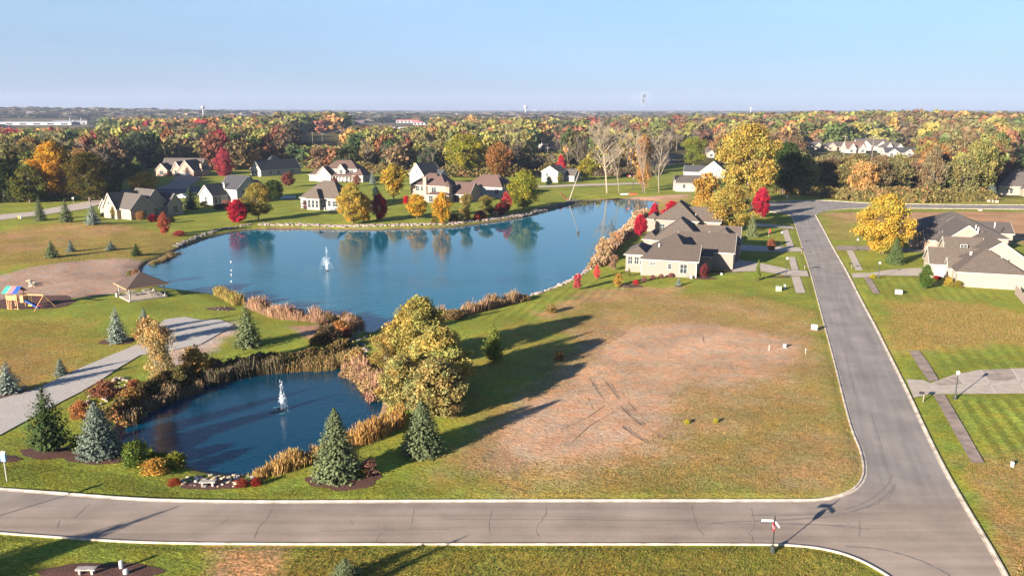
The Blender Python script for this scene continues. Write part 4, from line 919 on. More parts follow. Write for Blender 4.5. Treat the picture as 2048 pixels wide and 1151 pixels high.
# woods wrap round behind the frame edges for shade at the far left
# ---------------------------------------------------------------- grass tufts, reeds, fallen leaves
def tufts(name, pts, hgt, spread, cols, label, per=3, lean=.35):
    n = len(pts); k = np.repeat(np.arange(n), per); Pn = pts[k]; m = len(k)
    a = rng.uniform(0, 2*math.pi, m); h = hgt*rng.uniform(.5, 1.25, m); wd = spread*rng.uniform(.5, 1.3, m)
    off = rng.normal(0, spread*.8, (m, 2)); bx = Pn[:, 0]+off[:, 0]; by = Pn[:, 1]+off[:, 1]; bz = Pn[:, 2]-.04
    dx, dy = np.cos(a)*wd/2, np.sin(a)*wd/2; lx, ly = rng.normal(0, lean, m)*h, rng.normal(0, lean, m)*h
    V = np.empty((m, 3, 3)); V[:, 0] = np.stack([bx-dx, by-dy, bz], 1); V[:, 1] = np.stack([bx+dx, by+dy, bz], 1); V[:, 2] = np.stack([bx+lx, by+ly, bz+h], 1)
    c = np.array(cols)[rng.integers(len(cols), size=m)]*rng.uniform(.7, 1.3, (m, 1)); c = np.repeat(c, 3, 0)
    o = np_mesh(name, V.reshape(-1, 3), np.arange(3*m).reshape(-1, 3), c, LEAF); return tag(o, label, None, None, 'stuff')
BARE = P([(985,905),(1040,825),(1120,765),(1190,710),(1260,660),(1370,645),(1500,665),(1595,686),(1600,710),(1555,755),(1450,770),(1330,785),(1335,840),(1285,885),(1180,915),(1060,925),(990,930)])
def fill(poly_px, n, gamma=1.0, rag=3.0):
    p = P(poly_px); lo = p.min(0); hi = p.max(0); q = rng.uniform(lo, hi, (n*3, 2)); k = sdist(q[:, 0], q[:, 1], p)+fb(q[:, 0], q[:, 1], 5)*rag < 0; q = q[k][:n]
    q = q[~inside(q[:, 0], q[:, 1], BARE) | (rng.random(len(q)) < .12)]
    q = q[(seg_d(q[:, 0], q[:, 1], ROAD) > .35) & ~inside(q[:, 0], q[:, 1], ROAD)]
    return np.column_stack([q, ground_z(q[:, 0], q[:, 1])])
DRYC = [(.30,.20,.085),(.22,.19,.05),(.36,.25,.12),(.26,.15,.07),(.15,.16,.035)]
tufts('dry_grass', np.vstack([fill([(900,960),(960,860),(1060,760),(1150,690),(1160,610),(1300,584),(1420,590),(1540,600),(1630,625),(1690,800),(1718,900),(1724,950),(1690,985),(1400,997),(1000,992)], 26000), fill([(1240,600),(1600,640),(1660,760),(1700,960),(1350,990),(1300,900),(1380,800)], 9000)]),
      .13, .12, DRYC, 'rough dry grass tufts over the empty lot')
tufts('lot_grass', fill([(600,1094),(1560,1094),(1680,1115),(1800,1200),(1780,1320),(500,1320)], 14000), .14, .13, [(.20,.17,.04),(.15,.16,.03),(.28,.20,.07),(.12,.15,.025)], 'rough grass tufts below the front road')
tufts('tall_grass', fill([(1775,612),(1850,602),(1960,614),(2140,645),(2140,692),(1990,686),(1860,694),(1800,697),(1775,660)], 10000), .20, .15, [(.27,.19,.075),(.22,.18,.05),(.16,.17,.04),(.32,.22,.09)], 'tall golden grass on the vacant lot at the right', 3, .3)
tufts('verge_grass', fill([(1945,930),(2060,905),(2250,905),(2350,1200),(2060,1200)], 7000), .12, .12, [(.30,.20,.08),(.20,.18,.04),(.36,.20,.09)], 'rough brown grass at the lower right corner')
tufts('meadow_grass', fill([(-60,640),(160,650),(215,690),(110,775),(-60,830)], 9000), .10, .13, [(.24,.21,.05),(.30,.21,.09),(.17,.19,.04)], 'dry meadow grass left of the gravel path')
tufts('bank_grass', fill([(-60,470),(175,448),(330,466),(350,482),(300,516),(60,530),(-60,548)], 8000), .14, .2, [(.24,.20,.06),(.30,.2,.11),(.17,.19,.04)], 'rough brown grass on the bank above the beach')
LAWNC = [(.16,.19,.03),(.20,.19,.04),(.12,.16,.025),(.24,.20,.06)]
tufts('lawn_grass', np.vstack([fill([(-60,968),(0,935),(80,925),(250,950),(340,982),(520,988),(640,965),(800,965),(900,988),(1000,999),(512,1001),(330,997),(150,985),(0,974)], 9000, rag=.3), fill([(0,1072),(600,1092),(560,1180),(-80,1180),(-80,1072)], 7000, rag=1)]), .09, .11, LAWNC, 'mown lawn blades along the front road')
def reed_line(name, px_pts, depth, dens_, hgt, cols, label, per=9, wd=.055, lean=.16, zmin=None):
    L = dens(P(px_pts, WL+.2), .3); t = np.gradient(L, axis=0); t /= np.linalg.norm(t, axis=1)[:, None]; n = np.stack([-t[:, 1], t[:, 0]], 1)
    k = rng.integers(len(L), size=int(len(L)*dens_)); q = L[k]+n[k]*rng.uniform(-.5, .5, (len(k), 1))*depth+rng.normal(0, .15, (len(k), 2))
    z = np.maximum(ground_z(q[:, 0], q[:, 1]), WL-.1); hv = np.clip(.75+1.1*fb(q[:, 0], q[:, 1], 1.6), .3, 1.4)
    pts3 = np.column_stack([q, z]); m = len(q); kk = np.repeat(np.arange(m), per)
    a = rng.uniform(0, 2*math.pi, len(kk)); h = hgt*hv[kk]*rng.uniform(.6, 1.15, len(kk)); b = pts3[kk]; b[:, :2] += rng.normal(0, .22, (len(kk), 2))
    dx, dy = np.cos(a)*wd/2, np.sin(a)*wd/2; l = rng.normal(0, lean, (len(kk), 2))*h[:, None]
    V = np.empty((len(kk), 4, 3)); V[:, 0] = np.stack([b[:, 0]-dx*.5, b[:, 1]-dy*.5, b[:, 2]], 1); V[:, 1] = np.stack([b[:, 0]+dx*.5, b[:, 1]+dy*.5, b[:, 2]], 1)
    V[:, 2] = np.stack([b[:, 0]+l[:, 0]+dx*1.2, b[:, 1]+l[:, 1]+dy*1.2, b[:, 2]+h*.95], 1); V[:, 3] = np.stack([b[:, 0]+l[:, 0]-dx*1.2, b[:, 1]+l[:, 1]-dy*1.2, b[:, 2]+h], 1)
    c = np.array(cols)[rng.integers(len(cols), size=len(kk))]*rng.uniform(.7, 1.3, (len(kk), 1)); c = np.repeat(c, 4, 0)
    o = np_mesh(name, V.reshape(-1, 3), np.arange(4*len(kk)).reshape(-1, 4), c, LEAF); return tag(o, label, None, None, 'stuff')
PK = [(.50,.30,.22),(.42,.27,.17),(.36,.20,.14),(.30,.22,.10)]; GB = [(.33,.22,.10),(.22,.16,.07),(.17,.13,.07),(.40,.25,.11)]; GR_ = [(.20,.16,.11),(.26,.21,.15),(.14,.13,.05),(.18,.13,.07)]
reed_line('reeds', [(508,618),(560,640),(620,645),(680,652),(715,664)], 2.8, 12, 1.9, PK, 'pinkish tan reeds along the lake side of the grass point')
reed_line('reeds', [(882,640),(930,632),(1000,614),(1048,603)], 2.6, 13, 1.8, GB+PK, 'brown reed bed along the lake shore right of the willow')
reed_line('reeds', [(440,592),(468,606),(480,614)], 2.0, 14, 1.8, [(.34,.30,.07),(.40,.24,.12),(.22,.22,.05)], 'yellow-green reeds at the lake edge right of the shelter')
reed_line('reeds', [(420,765),(470,752),(520,743),(570,739)], 1.8, 10, 1.9, [(.15,.12,.09),(.20,.16,.12),(.10,.10,.04),(.13,.09,.05)], 'grey shaded reeds on the far side of the pond')  # reed colours darkened to stand in for shade on this bank
reed_line('reeds', [(530,740),(600,736),(650,735),(690,728)], 1.8, 11, 1.7, GB+[(.16,.16,.05)], 'golden reeds on the far side of the pond by the outlet')
reed_line('reeds', [(700,738),(728,758),(755,782)], 2.0, 16, 1.8, PK, 'pink reeds on the right bank of the pond under the willow')
reed_line('reeds', [(700,888),(740,880),(775,858),(800,858)], 3.0, 20, 1.7, [(.46,.26,.08),(.36,.19,.06),(.40,.28,.12)], 'golden plume grass between the two large spruces')
reed_line('reeds', [(520,958),(560,948),(600,935),(640,922)], 1.6, 16, 1.3, [(.48,.30,.13),(.40,.24,.09),(.30,.22,.06)], 'golden plume grass at the lower right bank of the pond')
reed_line('reeds', [(252,846),(290,818),(340,796),(400,778)], 1.6, 14, 1.5, GR_+[(.36,.2,.1)], 'shaded reeds on the upper left bank of the pond')  # bank shade put into these darker reed colours
reed_line('reeds', [(265,912),(290,918),(325,928)], 1.5, 16, 1.2, [(.14,.18,.03),(.22,.24,.04),(.1,.14,.03)], 'green reeds at the lower left bank of the pond')
reed_line('reeds', [(1196,535),(1215,512),(1240,482),(1262,460),(1284,432)], 2.6, 10, 2.0, [(.50,.34,.20),(.42,.26,.13),(.46,.30,.22)], 'peach coloured grasses on the lake shore below the tan houses', wd=.22)
reed_line('reeds', [(302,528),(330,517),(352,505)], 1.8, 8, .8, [(.30,.2,.12),(.2,.18,.06)], 'low brown sedge at the left corner of the lake')
def brush_line(name, px_pts, depth, hgt, n, size, cols, label, z=WL+.2):
    L = dens(P(px_pts, z), .5); t = np.gradient(L, axis=0); t /= np.linalg.norm(t, axis=1)[:, None]; nn = np.stack([-t[:, 1], t[:, 0]], 1)
    k = rng.integers(len(L), size=n); u = rng.uniform(-1, 1, n); q = L[k]+nn[k]*u[:, None]*depth/2+rng.normal(0, .2, (n, 2)); zz = np.maximum(ground_z(q[:, 0], q[:, 1]), WL)
    hh = hgt*np.sqrt(np.clip(1-u*u, 0, 1))*np.clip(.8+.9*fb(q[:, 0], q[:, 1], hgt*1.6), .25, 1.5); C = np.column_stack([q, zz+hh*rng.uniform(.05, 1, n)**.6])
    N = unit(n)+np.array([0, 0, .4]); N /= np.linalg.norm(N, axis=1)[:, None]; V, Fq = quads(C, N, size*rng.uniform(.6, 1.4, n), 1.3)
    ci = (np.clip(.5+1.3*fb(q[:, 0]+50, q[:, 1], 3.5)+rng.normal(0, .15, n), 0, .999)*len(cols)).astype(int); c = np.array(cols)[ci]*rng.uniform(.55, 1.35, (n, 1))
    return tag(np_mesh(name, V, Fq, np.repeat(c, 4, 0), LEAF), label, None, None, 'stuff')
BR = [(.10,.085,.03),(.16,.11,.05),(.22,.15,.07),(.13,.12,.035),(.28,.15,.06)]
brush_line('brush', [(400,758),(450,742),(520,728),(600,722),(660,714),(690,700)], 2.6, 1.6, 14000, .085, BR, 'dark olive and brown brush on the far bank of the pond')
brush_line('brush', [(225,850),(260,820),(310,790),(360,768),(405,755)], 3.4, 1.7, 12000, .085, BR+[(.34,.17,.08)], 'rust and olive brush on the upper left bank of the pond')
brush_line('brush', [(640,700),(655,680),(665,660),(690,645),(715,650)], 3.0, 1.7, 9000, .085, BR+[(.30,.13,.07)], 'dark brush around the rocky outlet')
brush_line('brush', [(695,745),(715,750),(735,765),(760,800)], 2.6, 1.7, 9000, .075, [(.34,.23,.10),(.38,.27,.12),(.30,.19,.12),(.26,.13,.09)], 'straw coloured brush on the right bank of the pond')
brush_line('brush', [(1185,540),(1205,512),(1228,490),(1258,462),(1283,430)], 3.2, 1.5, 9000, .10, [(.42,.27,.15),(.36,.22,.10),(.30,.2,.08),(.42,.30,.2)], 'straw and peach brush along the shore below the tan houses')
brush_line('brush', [(1050,604),(1000,614),(930,632),(880,645)], 2.4, 1.2, 8000, .08, [(.26,.16,.07),(.34,.21,.11),(.18,.14,.05)], 'brown brush behind the reeds right of the willows')
WB = [(.16,.14,.045),(.20,.15,.06),(.24,.19,.065),(.13,.13,.04),(.26,.16,.07)]
brush_line('undergrowth', [(1550,386),(1640,391),(1700,399),(1780,402),(1850,404),(1985,399)], 9, 5.5, 26000, .30, WB, 'olive and brown undergrowth along the edge of the right belt', 0)
brush_line('undergrowth', [(-100,412),(0,404),(110,402),(215,399),(228,352),(262,340),(310,334)], 8, 5, 18000, .34, [(.06,.07,.025),(.10,.09,.03),(.15,.12,.04)], 'dark undergrowth at the edge of the left wood', 0)
brush_line('undergrowth', [(415,337),(512,335),(610,335),(745,346),(870,354),(1010,354),(1150,346)], 9, 6, 26000, .36, WB, 'mixed undergrowth at the wood edge behind the lake houses', 0)
brush_line('undergrowth', [(1160,352),(1230,351),(1300,351)], 9, 5, 8000, .3, [(.22,.17,.10),(.2,.13,.09),(.15,.12,.06)], 'pinkish brown scrub behind the bare poplars', 0)
# ---------------------------------------------------------------- stones
def riprap(name, px_pts, depth, n, r, mt, label, zoff=.05):
    L = dens(P(px_pts, WL+.3), .4); t = np.gradient(L, axis=0); t /= np.linalg.norm(t, axis=1)[:, None]; nn = np.stack([-t[:, 1], t[:, 0]], 1); mb = MB()
    for i in range(n):
        k = rng.integers(len(L)); q = L[k]+nn[k]*rng.uniform(-.5, .5)*depth; z = max(gz(*q), WL-.1); mb.rock((q[0], q[1], z+zoff), r*rng.uniform(.5, 1.3), .7, int(rng.integers(1e6)))
    return tag(mb.build(name, mt), label, None, None, 'stuff')
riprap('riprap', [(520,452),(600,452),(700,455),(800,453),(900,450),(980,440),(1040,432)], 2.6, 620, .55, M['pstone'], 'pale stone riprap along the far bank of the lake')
riprap('riprap', [(1040,432),(1085,420),(1125,409),(1150,401)], 3.0, 220, .5, M['dstone'], 'dark riprap on the lake corner by the leaning pole')
riprap('riprap', [(1060,592),(1100,578),(1150,555),(1180,536),(1203,506),(1225,485),(1252,458)], 1.8, 330, .42, M['pstone'], 'pink-white riprap on the right bank of the lake below the lawn')
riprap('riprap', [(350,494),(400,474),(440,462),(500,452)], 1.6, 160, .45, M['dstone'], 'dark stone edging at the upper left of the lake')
def nth(k): return '%d%s' % (k, 'th' if 10 < k % 100 < 14 else {1: 'st', 2: 'nd', 3: 'rd'}.get(k % 10, 'th'))
def ordinals(objs, label):
    for k, o in enumerate(sorted(objs, key=lambda o: PX(o.location.x, o.location.y)[0])): o['label'] = label+', '+nth(k+1)+' from the left'
def boulders(px_poly, n, r0, r1, mt, label, group, seed=3, name='boulder'):
    poly = P(px_poly); lo, hi = poly.min(0), poly.max(0); g2 = np.random.default_rng(seed); protos = []
    for i in range(4): o = MB().rock((0, 0, 0), 1, .62, seed*10+i).build(name, mt[i % len(mt)]); protos.append(o.data); bpy.data.objects.remove(o)
    k = 0; got = []
    while k < n:
        x, y = g2.uniform(lo, hi)
        if not inside(np.array([x]), np.array([y]), poly)[0]: continue
        r = g2.uniform(r0, r1); o = link(bpy.data.objects.new(name, protos[g2.integers(4)])); o.location = (x, y, max(gz(x, y), WL)+r*.15)
        o.scale = (r, r*g2.uniform(.6, 1), r*g2.uniform(.6, 1)); o.rotation_euler = (0, g2.uniform(-.3, .3), g2.uniform(0, 6)); tag(o, label, 'rock', group); got.append(o); k += 1
    ordinals(got, label)
boulders([(352,965),(375,945),(430,938),(480,940),(520,945),(520,962),(470,970),(400,972)], 60, .16, .42, [M['tstone'], M['pstone'], M['stone']], 'boulder in the heap behind the stone bench', 'boulders at the foot of the pond', 3)
boulders([(690,712),(672,690),(690,664),(720,655),(742,668),(738,700),(712,722)], 60, .2, .6, [M['dstone'], M['pstone'], M['dstone']], 'dark boulder in the rocky outlet between lake and pond', 'boulders of the outlet', 5)
boulders([(150,818),(190,786),(235,752),(252,748),(256,770),(215,800),(165,830)], 42, .2, .55, [M['pstone'], M['tstone'], M['stone']], 'pale boulder on the slope beside the gravel path', 'boulders beside the gravel path', 7)
boulders([(48,572),(58,562),(72,564),(76,572),(60,577)], 6, .35, .75, [M['tstone'], M['stone']], 'pale boulder in the small heap on the sand beach', 'boulders on the beach', 9)
boulders([(426,614),(446,610),(462,614),(458,621),(432,621)], 14, .12, .25, [M['stone'], M['dstone']], 'small stone of the fire ring on the grass by the lake', 'fire ring stones', 11)
boulders([(1240,573),(1250,568),(1258,574),(1248,578)], 5, .15, .3, [M['tstone']], 'small stone in the bed behind the tan house', 'bed stones', 12)
# mulch beds
def bed(name, px, py, rx, ry, mt=None, h=.07):
    x, y, z = GZ(px, py); n = 26; mb = MB(); vs = [(x, y, gz(x, y)+h+.05)]
    for i in range(n):
        a = 2*math.pi*i/n; k = 1+.10*math.sin(a*3+px)+.06*math.sin(a*7); q = (x+rx*k*math.cos(a), y+ry*k*math.sin(a)); vs.append((*q, gz(*q)+h*.4))
    mb.add(vs, [(0, 1+i, 1+(i+1) % n) for i in range(n)]); return tag(mb.build(name, mt or M['mulch']), kind='structure')
bed('mulch_bed', 690, 958, 3.6, 2.3); bed('mulch_bed', 236, 682, 2.6, 2.0); bed('mulch_bed', 200, 915, 3.6, 1.6); bed('mulch_bed', 430, 968, 3.2, 1.3); bed('mulch_bed', 18, 788, 2.6, 1.6)
bed('mulch_bed', 60, 605, 8.5, 5.5, h=.09); bed('mulch_bed', 443, 617, 2.6, 1.5); bed('mulch_bed', 195, 1148, 4.6, 1.7); bed('mulch_bed', 8, 918, 1.6, 1.0)
bed('mulch_bed', 1260, 572, 2.6, 1.6); bed('mulch_bed', 1410, 556, 2.4, 1.5); bed('mulch_bed', 1357, 572, .8, .8); bed('mulch_bed', 1515, 560, .6, .5); bed('mulch_bed', 1562, 554, 2.2, .9); bed('mulch_bed', 1440, 543, 5, 1.2)
bed('mulch_bed', 100, 905, 3, 1.6)
# flat lot ruts: moist soil with trench shade painted in, thin crumbled edge, broken length
RUTM = mat('rut_soil_shade', (.17, .11, .08), .95, .35, 3, .6); CRM = mat('crumbled_soil', (.44, .31, .21), .95, .3, 3, .6)
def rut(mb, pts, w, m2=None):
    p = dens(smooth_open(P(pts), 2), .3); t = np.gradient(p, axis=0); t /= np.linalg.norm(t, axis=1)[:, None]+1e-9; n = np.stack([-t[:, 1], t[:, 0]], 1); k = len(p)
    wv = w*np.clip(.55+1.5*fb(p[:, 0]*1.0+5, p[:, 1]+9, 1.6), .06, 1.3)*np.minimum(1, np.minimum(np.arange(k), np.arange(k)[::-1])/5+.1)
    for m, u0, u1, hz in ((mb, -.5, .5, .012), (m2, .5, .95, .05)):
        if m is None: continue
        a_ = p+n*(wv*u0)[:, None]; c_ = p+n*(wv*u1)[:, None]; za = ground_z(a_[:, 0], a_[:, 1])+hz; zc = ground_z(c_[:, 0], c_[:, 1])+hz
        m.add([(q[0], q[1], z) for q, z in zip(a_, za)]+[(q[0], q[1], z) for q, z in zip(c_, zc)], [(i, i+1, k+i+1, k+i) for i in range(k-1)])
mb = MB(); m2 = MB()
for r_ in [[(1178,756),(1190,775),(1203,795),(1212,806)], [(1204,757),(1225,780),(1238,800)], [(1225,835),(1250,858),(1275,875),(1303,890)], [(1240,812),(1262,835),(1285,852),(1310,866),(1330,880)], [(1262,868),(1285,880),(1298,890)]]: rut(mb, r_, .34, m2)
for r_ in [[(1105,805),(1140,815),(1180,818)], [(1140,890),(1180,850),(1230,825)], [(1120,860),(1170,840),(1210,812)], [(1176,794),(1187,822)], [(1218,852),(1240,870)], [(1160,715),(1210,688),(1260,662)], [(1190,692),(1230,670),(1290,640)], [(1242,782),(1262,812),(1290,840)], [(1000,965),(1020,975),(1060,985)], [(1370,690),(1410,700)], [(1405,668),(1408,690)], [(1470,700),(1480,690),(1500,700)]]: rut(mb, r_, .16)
tag(m2.build('soil_crumbs', CRM), kind='structure')
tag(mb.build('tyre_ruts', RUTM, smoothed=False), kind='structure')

# ---------------------------------------------------------------- houses
class House:
    """walls and roofs gathered in the house's own frame: e to the right, d away; windows and doors are parts of their own"""
    def __init__(s, name, label, px, py, yaw, wall, roof, z=None, group=None, org=None):
        x, y, zz = GZ(px, py) if org is None else (*org, gz(*org)); s.z = zz if z is None else z
        s.t = thing(name, label, 'house', (x, y, s.z), R(yaw), group); s.wall = wall; s.roof = roof; s.W = MB(); s.Rf = MB(); s.Tr = MB(); s.n = 0; s.k = 1.0 if y < 200 else 1.22; s.rk = 1.0 if y < 240 else 1.2
    def wing(s, e0, e1, d0, d1, h, kind, rise, ov=.45, z0=-1.3, h0=0):
        rise *= s.rk if rise > 2 else 1
        W_, Rf, Tr = s.W, s.Rf, s.Tr; j = .003*s.n; s.n += 1; e0 += j; e1 += j; d0 -= j; d1 -= j; h += j
        th = .14; mid_e, mid_d = (e0+e1)/2, (d0+d1)/2
        if kind == 'hip' or kind == 'flat':
            W_.add([(e0,d0,z0),(e1,d0,z0),(e1,d1,z0),(e0,d1,z0),(e0,d0,h),(e1,d0,h),(e1,d1,h),(e0,d1,h)], [(0,1,5,4),(1,2,6,5),(2,3,7,6),(3,0,4,7),(4,5,6,7)])
            a, b, c, d = e0-ov, e1+ov, d0-ov, d1+ov; w, l = b-a, d-c; m = min(w, l)/2
            if kind == 'flat': r1, r2 = None, None; Rf.box(a, b, c, d, h, h+rise)
            else:
                if w >= l: r1, r2 = (a+m, mid_d), (b-m, mid_d)
                else: r1, r2 = (mid_e, c+m), (mid_e, d-m)
                zr = h+rise; base = [(a,c,h),(b,c,h),(b,d,h),(a,d,h)]; top = [(a,c,h+th),(b,c,h+th),(b,d,h+th),(a,d,h+th)]
                Rf.add(top+[(r1[0], r1[1], zr+th), (r2[0], r2[1], zr+th)], [(0,1,5,4),(1,2,5),(2,3,4,5),(3,0,4)] if w >= l else [(0,1,4),(1,2,5,4),(2,3,5),(3,0,4,5)])
            Tr.add([(a,c,h-.04),(b,c,h-.04),(b,d,h-.04),(a,d,h-.04),(a,c,h+th-.01),(b,c,h+th-.01),(b,d,h+th-.01),(a,d,h+th-.01)], [(0,3,2,1),(0,1,5,4),(1,2,6,5),(2,3,7,6),(3,0,4,7)])
        else:
            al = kind == 'gd'      # ridge along d, gables face -d and +d
            def q(u, v, z): return (u, v, z) if al else (v, u, z)
            u0, u1, v0, v1 = (e0, e1, d0, d1) if al else (d0, d1, e0, e1); um = (u0+u1)/2
            p = [q(u0,v0,z0),q(u1,v0,z0),q(u1,v0,h),q(um,v0,h+rise),q(u0,v0,h), q(u0,v1,z0),q(u1,v1,z0),q(u1,v1,h),q(um,v1,h+rise),q(u0,v1,h)]
            f = [(0,1,2,3,4),(9,8,7,6,5),(0,4,9,5),(1,6,7,2)]; W_.add(p, f if al else [x[::-1] for x in f])
            sl = rise/(um-u0); a, b = u0-ov, u1+ov; c, d = v0-ov*.7, v1+ov*.7; ze = h-sl*ov
            for sg in (0, 1):
                uu = a if sg == 0 else b
                p = [q(uu,c,ze+.02),q(um,c,h+rise+.02),q(um,d,h+rise+.02),q(uu,d,ze+.02)]; p2 = [(x, y, z+th) for x, y, z in p]
                fl = (sg == 0) == al
                fs = [(0,1,2,3),(7,6,5,4)] if fl else [(3,2,1,0),(4,5,6,7)]
                Rf.add(p+p2, [fs[0], fs[1]])
                # trim boards on eave and rakes
                def bd(A, B, w=.09, hh=.22): Tr.bar(A, B, w, hh)
                bd(q(uu,c,ze+.06), q(uu,d,ze+.06)); bd(q(uu,c,ze+.03), q(um,c,h+rise+.03), .07, .24); bd(q(uu,d,ze+.03), q(um,d,h+rise+.03), .07, .24)
        return s
    def win(s, face, pos, u, z, w=1.0, h=1.4, mull=1, name='window', pane=True, mt=None, lab=None):
        w *= s.k; h *= s.k
        """face: '-d','+e','-e'; pos is the wall plane, u the position along it, z the sill height above the floor"""
        fr = MB(); gl = MB(); t = .09
        def q(a, b, c): return (a, b, c) if face[1] == 'd' else (b, a, c)
        sg = -1 if face[0] == '-' else 1; p0, p1 = sorted((pos+sg*.02, pos+sg*.07)); g0, g1 = sorted((pos+sg*.02, pos+sg*.045))
        def bx(m, a0, a1, b0, b1, c0, c1):
            if face[1] == 'd': m.box(a0, a1, b0, b1, c0, c1)
            else: m.box(b0, b1, a0, a1, c0, c1)
        bx(fr, u-w/2-t, u+w/2+t, p0, p1, z-t, z); bx(fr, u-w/2-t, u+w/2+t, p0, p1, z+h, z+h+t)
        bx(fr, u-w/2-t, u-w/2, p0, p1, z, z+h); bx(fr, u+w/2, u+w/2+t, p0, p1, z, z+h)
        for k in range(1, mull+1):
            c = u-w/2+w*k/(mull+1); bx(fr, c-.03, c+.03, p0, p1, z, z+h)
        bx(fr, u-w/2, u+w/2, p0, p1, z+h*.52, z+h*.52+.05); bx(gl, u-w/2, u+w/2, g0, g1, z, z+h)
        f = fr.build(name, M['white'], s.t)
        if pane: gl.build('pane', mt or M['glass'], f)
        if lab: f['label'] = lab
        return s
    def door(s, face, pos, u, w, h, name='door', mt=None, z=0.0):
        m = MB(); sg = -1 if face[0] == '-' else 1; p0, p1 = sorted((pos+sg*.02, pos+sg*.08))
        if face[1] == 'd': m.box(u-w/2, u+w/2, p0, p1, z, z+h)
        else: m.box(p0, p1, u-w/2, u+w/2, z, z+h)
        m.build(name, mt or M['door'], s.t); return s
    def chim(s, e, d, w, z0, z1, mt=None, name='chimney'):
        MB().box(e-w/2, e+w/2, d-w/2, d+w/2, z0, z1).box(e-w/2-.08, e+w/2+.08, d-w/2-.08, d+w/2+.08, z1, z1+.15).build(name, mt or s.wall, s.t); return s
    def vent(s, e, d, z, h=.7):
        MB().tube([(e, d, z-.3), (e, d, z+h)], .12, 8).build('vent_pipe', M['chim'], s.t); return s
    def done(s, trim=None):
        s.W.build('wall', s.wall, s.t); s.Rf.build('roof', s.roof, s.t); s.Tr.build('trim', trim or M['white'], s.t); return s.t

# the big tan roofed house nearest on the lake side
h = House('family_house', 'cream house with brown-grey roof nearest the dry lot on the lake side', 1392, 556, -17.6, M['cream'], M['roof_tan'])
S_ = .4
h.W.add([(-11.6,0,-1.6),(0,0,-1.6),(0,0,3.5),(-11.6,0,3.5),(-11.6,19,-1.6),(0,19,-1.6),(0,19,3.5),(-11.6,19,3.5)], [(0,1,2,3),(1,5,6,2),(4,0,3,7),(3,2,6,7)])
FL, FR = (-12.1,-.5,3.55), (.45,-.5,3.55); R1 = (.45,6,6.15); Vv = (-3.6,6,6.15); Pk = (-5.6,10.5,7.95); BL = (-12.1,20,3.6); Wk = (.45,12.2,3.6); FB_ = (.45,20,3.6)
h.Rf.add([FL, FR, R1, Vv, Pk, BL, Wk, FB_], [(0,1,2,3,4),(0,4,5),(3,2,6),(3,6,4),(4,6,7,5)])
h.W.add([(.02,0,3.4),(.02,6,5.9),(.02,11.9,3.5)], [(0,2,1)])
h.Tr.bar((-12.1,-.52,3.44), (.45,-.52,3.44), .1, .24).bar((-12.14,-.5,3.44), (-12.14,20,3.5), .1, .24).bar((.47,-.5,3.48), (.47,6,6.08), .08, .22).bar((.47,6,6.08), (.47,12.2,3.5), .08, .22)
h.Tr.box(-.12,.04,-.04,.05,-1.2,3.35).box(-11.68,-11.52,-.05,.05,-1.6,3.35)
h.wing(-5.6, 7.0, 11.3, 25.0, 3.9, 'ge', 3.2)                     # garage wing, gable towards the street
h.W.add([(.0,8.6,-.5),(2.4,8.6,-.5),(2.4,8.6,3.3),(0,8.6,3.3),(2.4,11.3,-.5),(2.4,11.3,3.3)], [(0,1,2,3),(1,4,5,2)])
h.Rf.add([(-.1,8.2,3.3),(2.8,8.2,3.3),(2.8,12.4,4.5),(-.1,12.4,4.5)], [(0,1,2,3)]); h.Tr.bar((.5,8.18,3.2), (2.8,8.18,3.2), .08, .2)
h.wing(-15.6, -11, 3.2, 13.5, 3.7, 'hip', 1.6, z0=-2)
for u, z, w, hh, m in ((-9.2, 2.4, 1.2, .45, 1), (-5.6, 1.7, .75, 1.0, 0), (-2.7, .9, 1.4, 1.9, 1)): h.win('-d', 0, u, z, w, hh, m)
h.win('-d', 3.2, -14.6, 1.7, .95, 1.6).win('-d', 3.2, -13.2, 1.7, .95, 1.6).win('-d', 3.2, -12.1, 1.7, .6, 1.6)
h.win('+e', 7.0, 14, 1, 1.2, 1.4).door('+e', 7.0, 19.5, 4.8, 2.3, 'garage_door', M['garage'])
h.vent(-8.6, 4.6, 5.6).vent(.9, 22, 6.2, .6); MB().box(-1.2,-.7,-.9,-.35,-.3,.6).build('air_unit', M['metal'], h.t)
MB().tube([(-2.0,-.12,-.5),(-2.0,-.12,1.1)], .05, 6).tube([(-1.7,-.12,-.4),(-1.7,-.12,.7)], .04, 6).build('utility_pipe', M['metal'], h.t); h.done()
# second and third on the same side
h = House('family_house', 'second cream house with brown-grey roof, just beyond the nearest one on the lake side', 0, 0, -17.6, M['cream'], M['roof_tan'], org=(41.5, 189))
h.wing(-7.5, 4, 0, 16, 3.9, 'hip', 4.8).wing(0, 12.4, 5, 14, 3.8, 'ge', 3.0).wing(5.5, 12.6, 0, 13, 3.7, 'hip', 3.0).wing(-10.5, -7, 4, 13, 3.4, 'hip', 1.6, z0=-2)
h.vent(-2, 5, 6.6, .8).vent(2.4, 3, 5.2, .5); h.win('-d', 4, -8.6, .8, 1.1, 1.6).win('-d', 0, -5.5, 1, 1.1, 1.4).win('-d', 0, -2.5, 1, 1.1, 1.4).win('+e', 12.6, 3, 1, 1.1, 1.3); h.door('+e', 12.6, 8.5, 4.8, 2.3, 'garage_door', M['garage']); h.done()
h = House('family_house', 'third cream house with brown-grey roof, farthest of the row and half hidden by yellow trees', 0, 0, -17.6, M['cream'], M['roof_tan'], org=(49, 226))
h.wing(-8, 4, 0, 17, 3.8, 'hip', 4.8).wing(0, 10, 3, 13, 3.6, 'ge', 3.4).wing(-11, -7.6, 4, 12, 3.4, 'hip', 1.6, z0=-2); h.vent(-2, 6, 6.4, .8).vent(3, 4, 5, .5)
